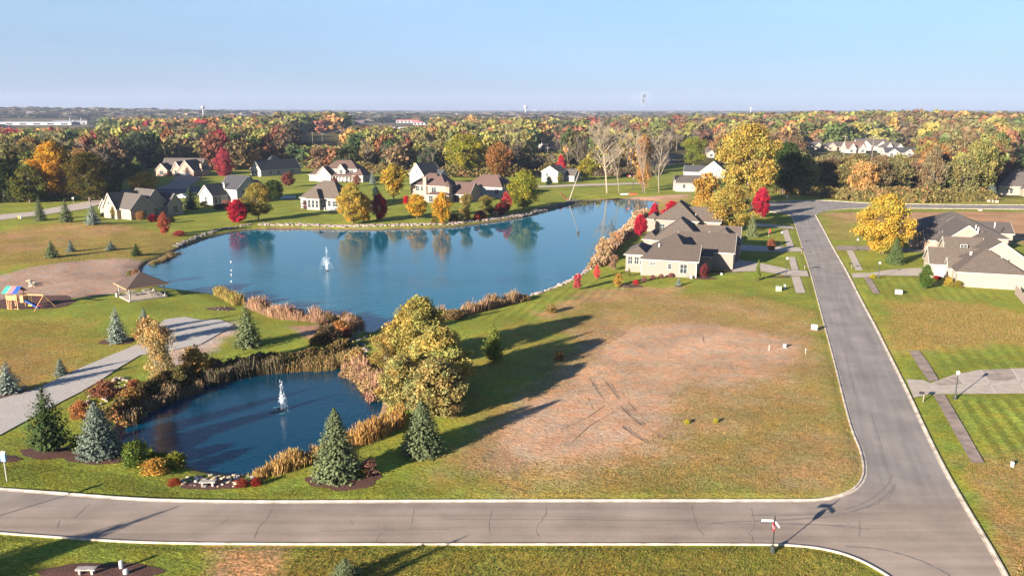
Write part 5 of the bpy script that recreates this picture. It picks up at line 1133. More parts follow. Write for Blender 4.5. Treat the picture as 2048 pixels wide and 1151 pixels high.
h.win('-d', 0, -6, 1, 1.1, 1.4).win('-d', 0, -3, 1, 1.1, 1.4); h.door('+e', 10, 8, 4.8, 2.3, 'garage_door', M['garage']); h.done()
# right hand side of the side road
h = House('family_house', 'white house with brown roof and many gables, right of the side road', 1912, 572, -17.6, M['cream2'], M['roof_tan'])
h.wing(0, 12, 0, 12.5, 2.9, 'hip', 4.1).wing(3, 16.5, 10, 26, 3.1, 'gd', 4.7).wing(-3.6, 7, 8.2, 15.2, 3.1, 'ge', 2.8).wing(.6, 8, 16, 23, 4.6, 'ge', 2.6, z0=0)
h.wing(-.6, 5, 5.0, 8.6, 2.9, 'ge', 1.7).wing(-3.2, 2, 14, 17, 2.9, 'ge', 1.6)
h.W.add([(4.6,3.4,5.0),(8.0,9.6,6.0),(4.9,9.2,5.6)], [(0,1,2)]) if False else None
h.vent(8.6, 4.6, 5.2).vent(8.5, 25.2, 8.0, .9).chim(3.4, 6.6, .3, 5.0, 6.0, M['chim'], 'vent_pipe')
h.win('-e', -3.6, 12.8, .7, 1.3, 1.7).win('-e', -3.6, 10.5, .7, .9, 1.7).win('-e', .6, 18, 5.0, 1.0, 1.2).win('-e', -.6, 6.8, .6, 1.0, 1.6).door('-e', 0, 8.4, 1.2, 2.3, 'door', M['whitew']).win('-e', 0, 2.5, .8, 1.2, 1.4)
h.door('-d', 8.2, -1.4, 2.6, 2.4, 'garage_door', M['garage']); h.win('-d', 16, 4, 5.0, 1.2, 1.1)
MB().box(12.6, 16.5, 1.5, 9.8, .9, 1.05).box(12.7,12.9,1.6,1.8,-.5,2).box(16.2,16.4,1.6,1.8,-.5,2).bar((12.7,1.6,1.9),(16.4,1.6,1.9),.1).build('deck', M['greywood'], h.t); h.done()
h = House('family_house', 'brick house with dark grey hip roof behind the yellow maple and the white house', 1824, 497, -17.6, M['brick'], M['roof_grey'])
h.wing(0, 22, 2, 24, 3.1, 'hip', 5.3).wing(5, 16, -8.5, 8, 3.2, 'gd', 4.3).wing(17, 26, 14, 24, 3.0, 'ge', 2.2).wing(2.4, 6.2, -3, 3, 3.0, 'ge', 1.9)
h.win('-d', 2, 1.4, .8, 1.1, 1.5).win('-e', 0, 6, .8, 1.2, 1.5).win('-e', 0, 12, .8, 1.2, 1.5).win('-e', 2.4, 0, .8, 1.4, 1.8).vent(13, -4, 6.5).vent(20, 8, 5.5, 1.1); h.done()
h = House('family_house', 'pale house with grey roof at the far right beyond the upper street', 2010, 391, -14, M['cream2'], M['roof_grey'])
h.wing(-2, 20, 2, 16, 3.6, 'hip', 5.6).wing(6, 13, -2, 6, 3.2, 'gd', 3.2).win('-d', 2, 1.2, .8, .9, 1.6, 0).win('-d', 2, 2.8, .8, .9, 1.6, 0).win('-e', -2, 6, .8, .9, 1.4).win('-d', -2, 9.5, .7, 2, 1.8); h.done()
# left bank
h = House('family_house', 'cream house with tall lit gables and a wooden deck at the left of the lake', 250, 436, -35, M['cream2'], M['roof_dark'])
h.roof = M['roof_grey']
h.wing(-12.5, -7, -1.4, 6, 2.8, 'gd', 2.5).wing(-7.6, .4, -2.8, 7, 3.4, 'gd', 4.0).wing(-3, 6.5, -1.5, 6.6, 3.6, 'ge', 3.6, z0=-2.2).wing(-6, 4.5, 4, 13, 3.8, 'ge', 4.2, z0=-2.2).wing(-2, 6.6, 11.6, 17, 3.8, 'ge', 2.8, z0=-2.2)
h.win('+e', 6.5, 3, .8, 1.5, 1.6).win('+e', 6.6, 14.3, .9, 1.3, 1.8).win('+e', 4.5, 8.2, .3, 1.8, 2.0, 1).win('+e', 4.5, 10.4, .3, .9, 2).win('-d', -3, -4, 4.6, .6, .6)
d_ = MB(); d_.box(4.7, 8.2, 7.2, 11.5, -.1, .08)
for e, d in ((8, 7.3), (8, 9.3), (8, 11.3)): d_.box(e-.08, e+.08, d-.08, d+.08, -2.4, 1.1)
d_.bar((8,7.3,1.05),(8,11.3,1.05),.1).bar((8,7.3,.5),(8,11.3,.5),.06)
for k in range(9): d_.box(5.4+.0*k, 6.6, 6.9-.32*k, 7.2-.32*k, -.2-.24*k, -.1-.24*k)
d_.bar((5.4,7.2,.8),(5.4,4.2,-1.2),.08).bar((6.7,7.2,.8),(6.7,4.2,-1.2),.08); d_.build('deck', M['greywood'], h.t); h.done()
h = House('family_house', 'white house with arched windows and brown roof behind the crimson bank maple', 425, 408, -35, M['whitew'], M['roof_dark'])
h.wing(-5, 3.2, -2, 6, 3.6, 'gd', 3.0, z0=-1.5).wing(-3, 8.5, 5, 15, 5.6, 'ge', 3.6).wing(-9, 2, 12, 20, 5.4, 'ge', 3.4).wing(-1, 7.5, 14.6, 21.5, 3.4, 'hip', 3.8)
for d, w in ((-.6, .8), (1.2, .8), (3.2, .8)): h.win('+e', 3.2, d, .5, w, 2.0, 0, lab='arched window in white wall')
h.win('+e', 8.5, 8, 3.4, 1.2, 1.3).win('+e', 8.5, 7, .3, .9, 1.9, 0).win('+e', 8.5, 10.5, .3, 1.6, 1.9).win('-d', -2, -1, .4, 1.0, 2.0).win('+e', 8.5, 12.5, 3.4, 1.2, 1.3); h.chim(1, 5.2, .8, 4, 7.6, M['white']); h.done()
h = House('family_house', 'brick house with three front gables and wide garage at the back left', 316, 352, -8, M['brick'], M['roof_grey'])
h.wing(0, 22.6, 3, 14, 3.3, 'ge', 4.8).wing(-1, 5.4, 0, 6, 3.3, 'gd', 2.8).wing(8.5, 14, -.5, 7, 3.4, 'gd', 3.6).wing(13.6, 22.5, -3.5, 9, 3.3, 'gd', 4.4).wing(21.6, 25, 1, 10, 3.2, 'hip', 1.7)
h.win('-d', 0, 2.2, .8, 1.8, 1.7).win('-d', -.5, 11.2, .8, 1.8, 2.0).door('-d', 3, 7, 1.2, 2.3, 'door').door('-d', -3.5, 17.8, 5.2, 2.5, 'garage_door', M['garage']).door('-d', -.5, 11.2, .5, .5, 'gable_vent', z=5.2).door('-d', -3.5, 18, .6, .5, 'gable_vent', z=5.6).chim(24.2, 1.6, 1.0, 2.0, 6.6, M['brick']); h.done()
h = House('family_house', 'white house with long dark roof between two woods, left of the porch house', 522, 352, -38, M['whitew'], M['roof_dark'])
h.wing(-12, 1, 2, 10, 3.4, 'gd', 3.2).wing(-6, 3, -2, 24, 3.4, 'gd', 4.0).wing(-10, 0, 6, 18, 3.8, 'hip', 5.2)
h.win('-d', -2, -1.4, .8, 1.6, 1.6).win('+e', 3, 4, .8, .9, 1.4).win('+e', 3, 9, .8, .9, 1.4).win('+e', 3, 18, .5, 2.2, 1.8, 2).door('-d', -2, -4.4, 1.4, 2.2, 'door', M['glass']).win('-d', -2, -1.5, 4.6, .7, .8); h.done()
h = House('family_house', 'white two storey house with red-brown roof, dormer gable and front porch', 645, 363, -12, M['whitew'], M['roof_red'])
h.wing(-8, 20, 2, 14, 3.1, 'hip', 3.6).wing(0, 17, 3.5, 13, 6.0, 'hip', 3.4).wing(-3, 5, -.8, 8, 3.1, 'gd', 3.6).wing(7.2, 11.6, 1.5, 8, 5.6, 'gd', 2.4).wing(16.5, 21.5, -.3, 10, 3.1, 'hip', 2.8)
h.win('-d', 1.5, 9.4, 4.0, 1.3, 1.5).win('-d', 3.5, 14.2, 4.0, 1.3, 1.4).win('-d', 2, 8.6, .7, 1.2, 1.6).win('-d', 2, 14.5, .7, 1.2, 1.6).door('-d', 2, 6.4, 1.3, 2.3, 'door').win('-d', -.3, 19, .5, 1.6, 1.8).win('+e', 20, 9, .6, 1, 1.5).win('+e', 20, 12, .6, 1, 1.5)
p_ = MB()
for e in np.linspace(5.6, 16, 7): p_.box(e-.12, e+.12, -.5, -.26, -.1, 2.75)
p_.box(5.3, 16.2, -.6, 2, -.3, 0).box(5.4, 16.1, -.56, -.4, 2.75, 3.0); p_.build('porch', M['white'], h.t)
MB().add([(5.2,-.8,2.95),(16.4,-.8,2.95),(16.4,2.6,4.3),(5.2,2.6,4.3)], [(0,1,2,3)]).build('porch_roof', M['roof_red'], h.t); h.done()
h = House('family_house', 'pale single storey house with grey-brown hip roof and an octagonal window bay facing the lake', 640, 418, -20, M['greyw'], M['roof_tan'])
h.wing(-8, 8.6, 0, 12, 3.8, 'hip', 4.8, z0=-1.6).wing(-3.8, 1.5, -2.5, 5, 3.8, 'hip', 2.6, z0=-.2).wing(7, 12, 3, 11, 3.6, 'hip', 2.4)
h.win('-d', 0, -6, 1.3, 1.5, 1.4, 1).win('-d', -2.5, -2.7, .8, .9, 2.1, 0).win('-d', -2.5, -1.1, .8, .9, 2.1, 0).win('-d', -2.5, .5, .8, .9, 2.1, 0).win('+e', 1.5, -1.3, .8, .9, 2.1, 0).win('-d', 0, 4, 1.2, 1.0, 1.6, 0).win('-d', 0, 6.4, 1.2, 1.8, 1.5).win('-d', 0, 5, -1.0, 1.0, .9, 0).vent(-4, 4, 5.6, .6)
MB().box(3.5,8.5,-3,-.05,-.1,.05).box(3.6,3.8,-2.9,-2.7,-1.2,1).box(8.2,8.4,-2.9,-2.7,-1.2,1).bar((3.7,-2.8,.95),(8.3,-2.8,.95),.08).build('deck', M['white'], h.t); h.done()
h = House('family_house', 'tall peach house with stone chimney, brown roof and round corner bay by the lake', 865, 403, -22, M['peach'], M['roof_red'])
h.wing(-10, 4, 1, 12, 6.0, 'hip', 3.6).wing(-1.5, 6.5, -1, 9, 6.1, 'hip', 3.4).wing(6, 15, 2, 12, 3.2, 'ge', 3.4).wing(-1, 8.5, -3.2, .6, 2.9, 'hip', 1.0)
h.chim(-3.2, .5, 1.4, -1, 9.2); bay = MB().tube([(6.6,.2,-1),(6.6,.2,6.2)], 1.8, 8); bay.build('corner_bay', M['peach'], h.t); MB().tube([(6.6,.2,6.2),(6.6,.2,6.35),(6.6,.2,8.3)], [2.15,2.15,.05], 8).build('bay_roof', M['roof_red'], h.t)
h.win('-d', -1, 1.2, 3.9, 1.6, 1.4).win('-d', 1, -7, 3.9, 1.2, 1.4).win('-d', 1, -5, 3.9, 1.0, 1.4).win('-d', -3.2, 1, .2, 1.4, 2.0).win('-d', -3.2, 5, .2, 1.6, 2.0).win('-d', 2, 9.5, .3, 1.6, 2.0).win('-d', 2, 12.5, .3, 1.6, 2.0).win('-d', 1, -7.4, .6, 1.2, 1.6); h.done()
h = House('family_house', 'white house with brown hip roof right of the peach house', 960, 392, -28, M['whitew'], M['roof_red'])
h.wing(-7, 11, 1, 11, 4.0, 'hip', 3.6, z0=-2).wing(-2, 11.5, -2, 6, 4.0, 'hip', 3.4, z0=-2).win('-d', -2, 1, 1.6, 1.2, 1.2, 0).win('-d', -2, 9, 1.4, 1.2, 1.6).win('+e', 11.5, 2, 1.4, 1.2, 1.6).win('-d', 1, -4.6, 1.4, 1.0, 1.2).vent(8, 3, 6.2, .8); h.done()
h = House('family_house', 'house with steep dark roof showing behind the chimney of the peach house', 835, 372, -38, M['whitew'], M['roof_dark'])
h.wing(-5, 4, 0, 12, 5.6, 'gd', 4.2).wing(0, 6.5, 8, 14, 4.6, 'ge', 2.2).win('-d', 0, -.5, 6.2, .8, .9).win('+e', 4, 3, 3.4, 1, 1.4); h.done()
# beyond the head of the lake
h = House('garage_building', 'small white outbuilding with one window left of the yellow trees', 1352, 383, 0, M['whitew'], M['roof_grey'])
h.wing(0, 11.5, 0, 7, 3.9, 'ge', 2.3).win('-d', 0, 3.4, 1.5, 1.0, 1.3); h.done()
h = House('cottage', 'white cottage with bright gable behind the small outbuilding', 1412, 356, -20, M['whitew'], M['roof_dark'])
h.wing(-3, 10, 0, 9, 3.4, 'gd', 4.4).wing(-12, 4, 3, 9, 3.0, 'ge', 2.4)
for u in (-.4, 1.2, 2.8): h.win('-d', 0, u, .6, .8, 1.6, 0)
h.done()
h = House('family_house', 'pale blue-grey house with two gables beside the narrow crimson tree', 1094, 364, -30, M['greyw'], M['roof_grey'])
h.wing(-3, 6, 0, 10, 5.2, 'gd', 2.2).wing(2, 11, 8, 15, 3.0, 'ge', 2.4).win('+e', 6, 4, 2.8, .9, 1.3).win('-d', 0, 0, 2.8, .9, 1.3).win('+e', 6, 7, .4, .9, 1.3); h.done()
for i, (px, py, yaw, dims, lab, wl, rf) in enumerate([
    (1076, 299, -20, (12, 10, 4.0, 3.5), 'white house with two gables deep in the wood above the pale blue house', 'whitew', 'roof_grey'),
    (1098, 306, -20, (14, 9, 3.2, 3), 'cream house low in the wood above the pale blue house', 'cream2', 'roof_brown'),
    (1625, 299, -5, (16, 10, 3.2, 3.2), 'white gabled house at the left end of the distant street on the right', 'cream2', 'roof_grey'),
    (1675, 301, 0, (22, 10, 3.2, 3.4), 'long cream house in the distant street, second from the left', 'cream2', 'roof_grey'),
    (1712, 306, 0, (16, 11, 3.6, 4.4), 'white house with tall front gable in the distant street', 'whitew', 'roof_brown'),
    (1745, 301, -4, (26, 12, 4.0, 4.6), 'large white house with grey roof in the middle of the distant street', 'whitew', 'roof_grey'),
    (1786, 307, -4, (16, 12, 4.4, 4.2), 'white house with small front gables in the distant street, right of the large one', 'whitew', 'roof_grey'),
    (1800, 314, -4, (22, 9, 3.2, 3.0), 'low white house nearest in the distant street', 'whitew', 'roof_dark'),
    (1778, 283, 0, (18, 10, 3.6, 2.6), 'white farm building with red-brown roof above the distant street', 'whitew', 'roof_red'),
    (1880, 306, -10, (14, 10, 4.0, 3.4), 'pale gabled house at the right end of the distant street', 'cream2', 'roof_grey'),
    (1440, 315, -10, (20, 9, 3.4, 3.0), 'white house hidden in the tallest yellow tree', 'whitew', 'roof_grey')]):
    w, d, hh, rs = dims; h = House('distant_house', lab, px, py, yaw, M[wl], M[rf], group='distant houses')
    h.wing(-w/2, w/2, 0, d, hh, 'ge' if i % 3 else 'hip', rs).wing(-w/2+1, -w/2+w*.42, -3, d*.6, hh, 'gd', rs*.8).wing(w*.1, w*.44, -2, d*.5, hh, 'gd', rs*.7)
    h.win('-d', -3, -w/2+1+w*.12, .8, 1.6, 1.6).win('-d', -2, w*.27, .8, 1.6, 1.6).win('-d', 0, -w*.02, .8, 1.4, 1.6); h.done()
# far commercial roofs, towers, steam
def far_box(name, lab, px, py, w, d, h_, wall, roof, cat='building', yaw=0, bays=6):
    x, y, z = GZ(px, py); t = thing(name, lab, cat, (x, y, z), R(yaw)); MB().box(-w/2, w/2, 0, d, 0, h_).build('wall', wall, t)
    MB().box(-w/2-.6, w/2+.6, -.6, d+.6, h_, h_+1.0).add([(-w/2,-.3,h_+1),(w/2,-.3,h_+1),(w/2,d+.3,h_+1),(-w/2,d+.3,h_+1),(-w/2,d/2,h_+h_*.5),(w/2,d/2,h_+h_*.5)], [(0,1,5,4),(2,3,4,5),(0,4,3),(1,2,5)]).build('roof', roof, t)
    m = MB()
    for k in range(bays): m.box(-w/2+w*(k+.25)/bays, -w/2+w*(k+.75)/bays, -.12, -.02, 1, h_-1)
    m.build('window_band', M['glass'], t); return t
far_box('commercial_building', 'low orange-red roofed building far off left of centre', 765, 245, 95, 20, 6, M['farwhite'], M['farred'])
far_box('commercial_building', 'long white building with red roof far off left of centre', 815, 246, 60, 20, 6, M['farwhite'], M['farred'])
far_box('commercial_building', 'red roofed white building at the right of the distant shopping strip', 848, 250, 50, 18, 6, M['farwhite'], M['farred'])
far_box('commercial_building', 'bluish shed with white gable below the distant shopping strip', 798, 262, 36, 22, 5, M['farwhite'], M['roof_grey'])
far_box('warehouse', 'long pale warehouse low on the left horizon', 60, 250, 190, 40, 5, M['farwhite'], M['farwhite'], 'warehouse')
far_box('warehouse', 'white works with stacks on the left horizon', 140, 249, 80, 30, 6, M['farwhite'], M['farwhite'], 'warehouse')
far_box('warehouse', 'far white shed right of the works on the left', 250, 248, 110, 30, 5, M['farwhite'], M['roof_grey'], 'warehouse')
far_box('warehouse', 'small white roof below the left water tower', 330, 230, 80, 40, 6, M['farwhite'], M['farwhite'], 'warehouse')
far_box('warehouse', 'small white building on the horizon right of the middle water tower', 1068, 222, 130, 60, 16, M['farwhite'], M['farwhite'], 'warehouse')
far_box('warehouse', 'tiny white building among grey woods above the shopping strip', 872, 240, 24, 16, 8, M['farwhite'], M['roof_grey'], 'warehouse')
sil = []
for px, hpx in ((141, 14), (147, 9), (157, 7), (163, 13), (107, 8), (130, 7)):
    x, y, z = GZ(px, 249); hh = hpx/SCALE(y)
    o = MB().tube([(0, 0, 0), (0, 0, hh)], .9, 8).build('storage_silo', M['farwhite']); o.location = (x, y, z); sil.append(o)
    tag(o, 'slim white silo of the works on the left horizon', 'silo', 'silos of the works')
ordinals(sil, 'slim white silo of the works on the left horizon')
def water_tower(px, ptop, pbase, wpx, y, lab):
    s = SCALE(y); x = (px-1024)/s; top = TOP(ptop, y); z0 = gz(x, y); r = wpx/s/2; t = thing('water_tower', lab, 'water tower', (x, y, z0)); Ht = top-z0
    MB().tube([(0,0,Ht-r*1.7),(0,0,Ht-r*1.35),(0,0,Ht-r*.8),(0,0,Ht-r*.3),(0,0,Ht)], [r*.35,r*.9,r,r*.8,r*.1], 16).build('tank', M['farwhite'], t)
    MB().tube([(0,0,0),(0,0,4),(0,0,Ht-r*1.7)], [r*.6,r*.34,r*.34], 12).build('stem', M['farwhite'], t)
water_tower(408, 211, 236, 8, 2300, 'white water tower with single stem on the left horizon')
water_tower(1051, 210, 222, 8, 3400, 'white water tower above the woods in the middle of the horizon')
water_tower(1501, 214, 223, 5, 4200, 'small white water tower on the horizon right of centre')
x, y, z = GZ(1110, 226); s = SCALE(y); t = thing('radio_mast', 'thin lattice radio mast on the horizon right of the middle water tower', 'mast', (x, y, z)); Ht = TOP(200, y)-z
m = MB()
for a in range(3):
    p = (2.2*math.cos(a*2.094), 2.2*math.sin(a*2.094)); m.bar((*p, 0), (p[0]*.5, p[1]*.5, Ht), .5)
m.build('mast_leg', M['metal'], t); m = MB()
for k in range(10): m.tube([(0,0,Ht*k/10),(0,0,Ht*k/10+.5)], 1.9*(1-.05*k), 3)
m.build('bracing', M['metal'], t)
st = bpy.data.materials.new('steam'); st.use_nodes = True; b_ = st.node_tree.nodes['Principled BSDF']; b_.inputs['Base Color'].default_value = (.9,.9,.92,1); b_.inputs['Roughness'].default_value = 1; b_.inputs['Alpha'].default_value = .004; b_.inputs['Specular IOR Level'].default_value = 0
ys_ = 7000; s = SCALE(ys_); g4 = np.random.default_rng(4); C = []
for i in range(16):
    f = i/15; px = 1284+f*14+g4.uniform(-7, 7)*f; py = 211-27*f; r = (2.2+7.5*f)*g4.uniform(.7, 1.2)/s
    if i > 12: px = 1266+g4.uniform(0, 44); py = 190+g4.uniform(-4, 8); r *= 1.3
    n = int(8+60*f); C.append(np.array([(px-1024)/s, ys_+i*20, TOP(py, ys_)])+g4.normal(0, .5, (n, 3))*r)
C = np.vstack(C); keep_ = rng; V, Fq = quads(C, unit(len(C))*.15+np.array([-.68, -.68, .25]), 9.0*g4.uniform(.5, 1.3, len(C)))
tag(np_mesh('steam_plume', V, Fq, None, st), 'white steam plume rising from the horizon', None, None, 'stuff')
# ---------------------------------------------------------------- utility poles
def upole(px, pb, pt, lab, arms=True):
    x, y, z = GZ(px, pb); hh = TOP(pt, y)-z; t = thing('utility_pole', lab, 'utility pole', (x, y, z), R(-12), 'utility poles'); MB().tube([(0,0,-.3),(0,0,hh)], [.20,.13], 8).build('pole', M['greywood'], t)
    MB().box(-1.3, 1.3, -.08, .08, hh-1.2, hh-1.05).build('crossarm', M['greywood'], t); m = MB()
    for e in (-1.2, -.5, .5, 1.2): m.tube([(e,0,hh-1.05),(e,0,hh-.8)], .07, 6)
    m.build('insulator', M['white'], t); return (x, y, z+hh-.85)
A_ = [upole(1095, 336, 292, 'utility pole beside the pale blue house'), upole(1686, 330, 270, 'utility pole at the left of the distant street'), upole(1743, 322, 270, 'utility pole behind the large white distant house'),
      upole(1889, 350, 268, 'utility pole right of the distant street'), upole(626, 296, 264, 'utility pole in the clearing, left one'), upole(683, 292, 258, 'utility pole in the clearing, right one'), upole(645, 290, 265, 'utility pole in the clearing, middle one')]
def wire(a, b, lab, n=3):
    m = MB()
    for k in range(n):
        o = (k-(n-1)/2)*.8; pts = [(a[0]+(b[0]-a[0])*u, a[1]+(b[1]-a[1])*u+o, a[2]+(b[2]-a[2])*u-1.2*4*u*(1-u)) for u in np.linspace(0, 1, 9)]; m.tube(pts, .035, 3, False)
    tag(m.build('power_line', M['metal']), lab, 'power line')
wire(A_[1], A_[2], 'power lines strung above the distant street'); wire(A_[2], A_[3], 'power lines right of the large distant house'); wire(A_[4], A_[6], 'power lines at the left of the clearing'); wire(A_[6], A_[5], 'power lines at the right of the clearing')
# ---------------------------------------------------------------- playground set on its mulch
def text(body, size, loc, rot, mt, parent, name='lettering'):
    c = bpy.data.curves.new(name, 'FONT'); c.body = body; c.size = size; c.align_x = 'CENTER'; c.align_y = 'CENTER'; c.extrude = .004
    o = bpy.data.objects.new(name, c); link(o); dg = bpy.context.evaluated_depsgraph_get(); me = bpy.data.meshes.new_from_object(o.evaluated_get(dg)); bpy.data.objects.remove(o)
    me.materials.clear(); me.materials.append(mt); q = link(bpy.data.objects.new(name, me)); q.location = loc; q.rotation_euler = rot; q.parent = parent; return q
x, y, z = GZ(26, 618); t = thing('playground_set', 'wooden play tower with striped canopy, slide and swing beam beside the beach', 'playset', (x, y, z), R(-8))
m = MB()
for e in (-1.0, 1.0):
    for d in (0, 1.9): m.box(e-.06, e+.06, d-.06, d+.06, 0, 3.3)
m.box(-1.2, 1.2, -.05, .07, 0, .12).box(-1.05, 1.05, 0, 1.9, 1.65, 1.75); m.build('frame', M['wood'], t)
m = MB()
for k in range(9): m.box(-1.0+.235*k, -.82+.235*k, -.08, -.05, 1.75, 2.45)
m.box(-1, 1, -.09, -.06, 2.4, 2.5); m.build('panel', M['wood'], t)
m = MB().bar((-.6,-.35,0), (-.6,-.08,1.7), .07).bar((-.05,-.35,0), (-.05,-.08,1.7), .07)
for k in range(6): m.bar((-.6,-.33+.045*k,.15+.27*k), (-.05,-.33+.045*k,.15+.27*k), .05)
m.build('ladder', M['wood'], t)
for i, (a, b, mt) in enumerate(((-1.5,-.5,M['teal']),(-.5,.5,M['pink']),(.5,1.5,M['blue']))):
    MB().add([(a,-.5,2.95),(b,-.5,2.95),(b,.95,4.0),(a,.95,4.0),(a,2.4,2.95),(b,2.4,2.95)], [(0,1,2,3),(3,2,5,4)]).build('canopy', mt, t)['label'] = ['teal canopy stripe', 'coral canopy stripe', 'blue canopy stripe'][i]
MB().box(1.1, 2.0, .3, 1.7, 1.2, 2.3).box(1.1,2.0,.3,.36,2.3,2.4).build('side_porch', M['wood'], t)
m = MB().add([(1.9,.5,1.5),(1.9,1.1,1.5),(4.6,1.1,.15),(4.6,.5,.15),(1.9,.5,1.75),(1.9,1.1,1.75),(4.6,1.1,.35),(4.6,.5,.35)], [(0,1,2,3),(0,3,7,4),(1,5,6,2),(3,2,1,0)]); m.build('slide', M['blue'], t)
m = MB().bar((1.0,.95,2.55), (5.6,.95,2.55), .16, .2).bar((5.6,.95,2.5), (4.9,-.9,0), .11).bar((5.6,.95,2.5), (6.3,2.8,0), .11).bar((5.25,.0,1.3),(5.95,1.9,1.3),.08); m.build('swing_beam', M['wood'], t)
m = MB().tube([(2.7,.95,2.5),(2.7,.8,.8)], .02, 4).tube([(3.2,.95,2.5),(3.2,.8,.8)], .02, 4).box(2.6,3.3,.6,1.0,.55,.8); m.build('bucket_swing', M['yellow'], t)
m = MB().tube([(4.2,.95,2.5),(4.2,.9,.6)], .02, 4).tube([(4.8,.95,2.5),(4.8,.9,.6)], .02, 4).box(4.1,4.9,.75,1.05,.5,.58); m.build('swing_seat', M['red'], t)
# picnic shelter
x, y, z = GZ(261, 603); s = SCALE(y); t = thing('picnic_shelter', 'open picnic shelter with pyramid shingle roof on white posts by the lake', 'shelter', (x, y, z), R(42))
SW = 6.3; m = MB()
for i, (e, d) in enumerate(((0,0),(SW,0),(SW,SW),(0,SW))): MB().box(e-.10, e+.10, d-.10, d+.10, 0, 2.5).box(e-.25,e+.25,d-.25,d+.25,0,.3).build('post', M['white'], t)
MB().box(-.3, SW+.3, -.3, SW+.3, -.1, .16).build('floor_slab', M['concrete'], t)
MB().box(-.1,SW+.1,-.12,.12,2.35,2.6).box(-.1,SW+.1,SW-.12,SW+.12,2.35,2.6).box(-.12,.12,.12,SW-.12,2.35,2.6).box(SW-.12,SW+.12,.12,SW-.12,2.35,2.6).build('beam', M['white'], t)
c_ = SW/2; MB().add([(-.7,-.7,2.55),(SW+.7,-.7,2.55),(SW+.7,SW+.7,2.55),(-.7,SW+.7,2.55),(c_,c_,4.85)], [(0,1,4),(1,2,4),(2,3,4),(3,0,4)]).build('roof', mat('dark_brown_shingle', (.075, .052, .042), .85, .2, 3), t)
MB().box(-.7,SW+.7,-.74,-.68,2.45,2.58).box(-.74,-.68,-.7,SW+.7,2.45,2.58).box(SW+.68,SW+.74,-.7,SW+.7,2.45,2.58).build('fascia', M['wood'], t)
MB().tube([(c_,c_,4.7),(c_,c_,5.15)], [.25,.12], 6).build('finial', M['roof_dark'], t)
ca, sa = math.cos(R(42)), math.sin(R(42))
def in_shelter(e, d): return (x+e*ca-d*sa, y+e*sa+d*ca, z+.17)
def picnic(e, d, rz, lab):
    q = thing('picnic_table', lab, 'table', in_shelter(e, d), R(rz), 'picnic tables'); MB().box(-.9,.9,-.38,.38,.72,.78).build('table_top', M['concrete'], q)
    for sg in (-1, 1):
        MB().box(-.9,.9,sg*.78-.13,sg*.78+.13,.43,.48).build('bench_seat', M['concrete'], q); MB().bar((sg*.6,-.75,0),(sg*.6,.25,.74),.08).bar((sg*.6,.75,0),(sg*.6,-.25,.74),.08).bar((sg*.6,-.85,.40),(sg*.6,.85,.40),.06).build('leg', M['metal'], q)
picnic(1.5, 4.4, 50, 'picnic table at the left under the shelter'); picnic(4.6, 4.6, 44, 'picnic table at the back right under the shelter'); picnic(4.6, 1.8, 46, 'picnic table at the front right under the shelter')
bx_, by_ = in_shelter(-.6, 5.9)[:2]; t = thing('trash_bin', 'grey bin beside the rear left post of the shelter', 'bin', (bx_, by_, gz(bx_, by_))); MB().tube([(0,0,0),(0,0,.95)], [.28,.32], 10).build('bin_body', M['metal'], t); MB().tube([(0,0,.95),(0,0,1.08)], [.34,.12], 10).build('lid', M['black'], t)
# stone benches
def bench(px, py, rz, lab, mt=None, w=1.5):
    x, y, z = GZ(px, py); mt = mt or M['stone']; q = thing('stone_bench', lab, 'bench', (x, y, z+.04), R(rz)); MB().box(-w/2,w/2,-.25,.25,.42,.54).build('seat', mt, q)
    for sg in (-1, 1): MB().box(sg*w*.32-.09,sg*w*.32+.09,-.2,.2,0,.42).build('leg', mt, q)
bench(416, 972, 4, 'grey stone bench below the pond in front of the boulder heap'); bench(174, 1148, 0, 'grey stone bench on the mulch bed below the front road'); bench(622, 641, -8, 'pale bench on the bare patch of the grass point', M['white']); bench(649, 658, 80, 'small pale bench end-on beside the outlet shrubs', M['pstone'], 1.1)
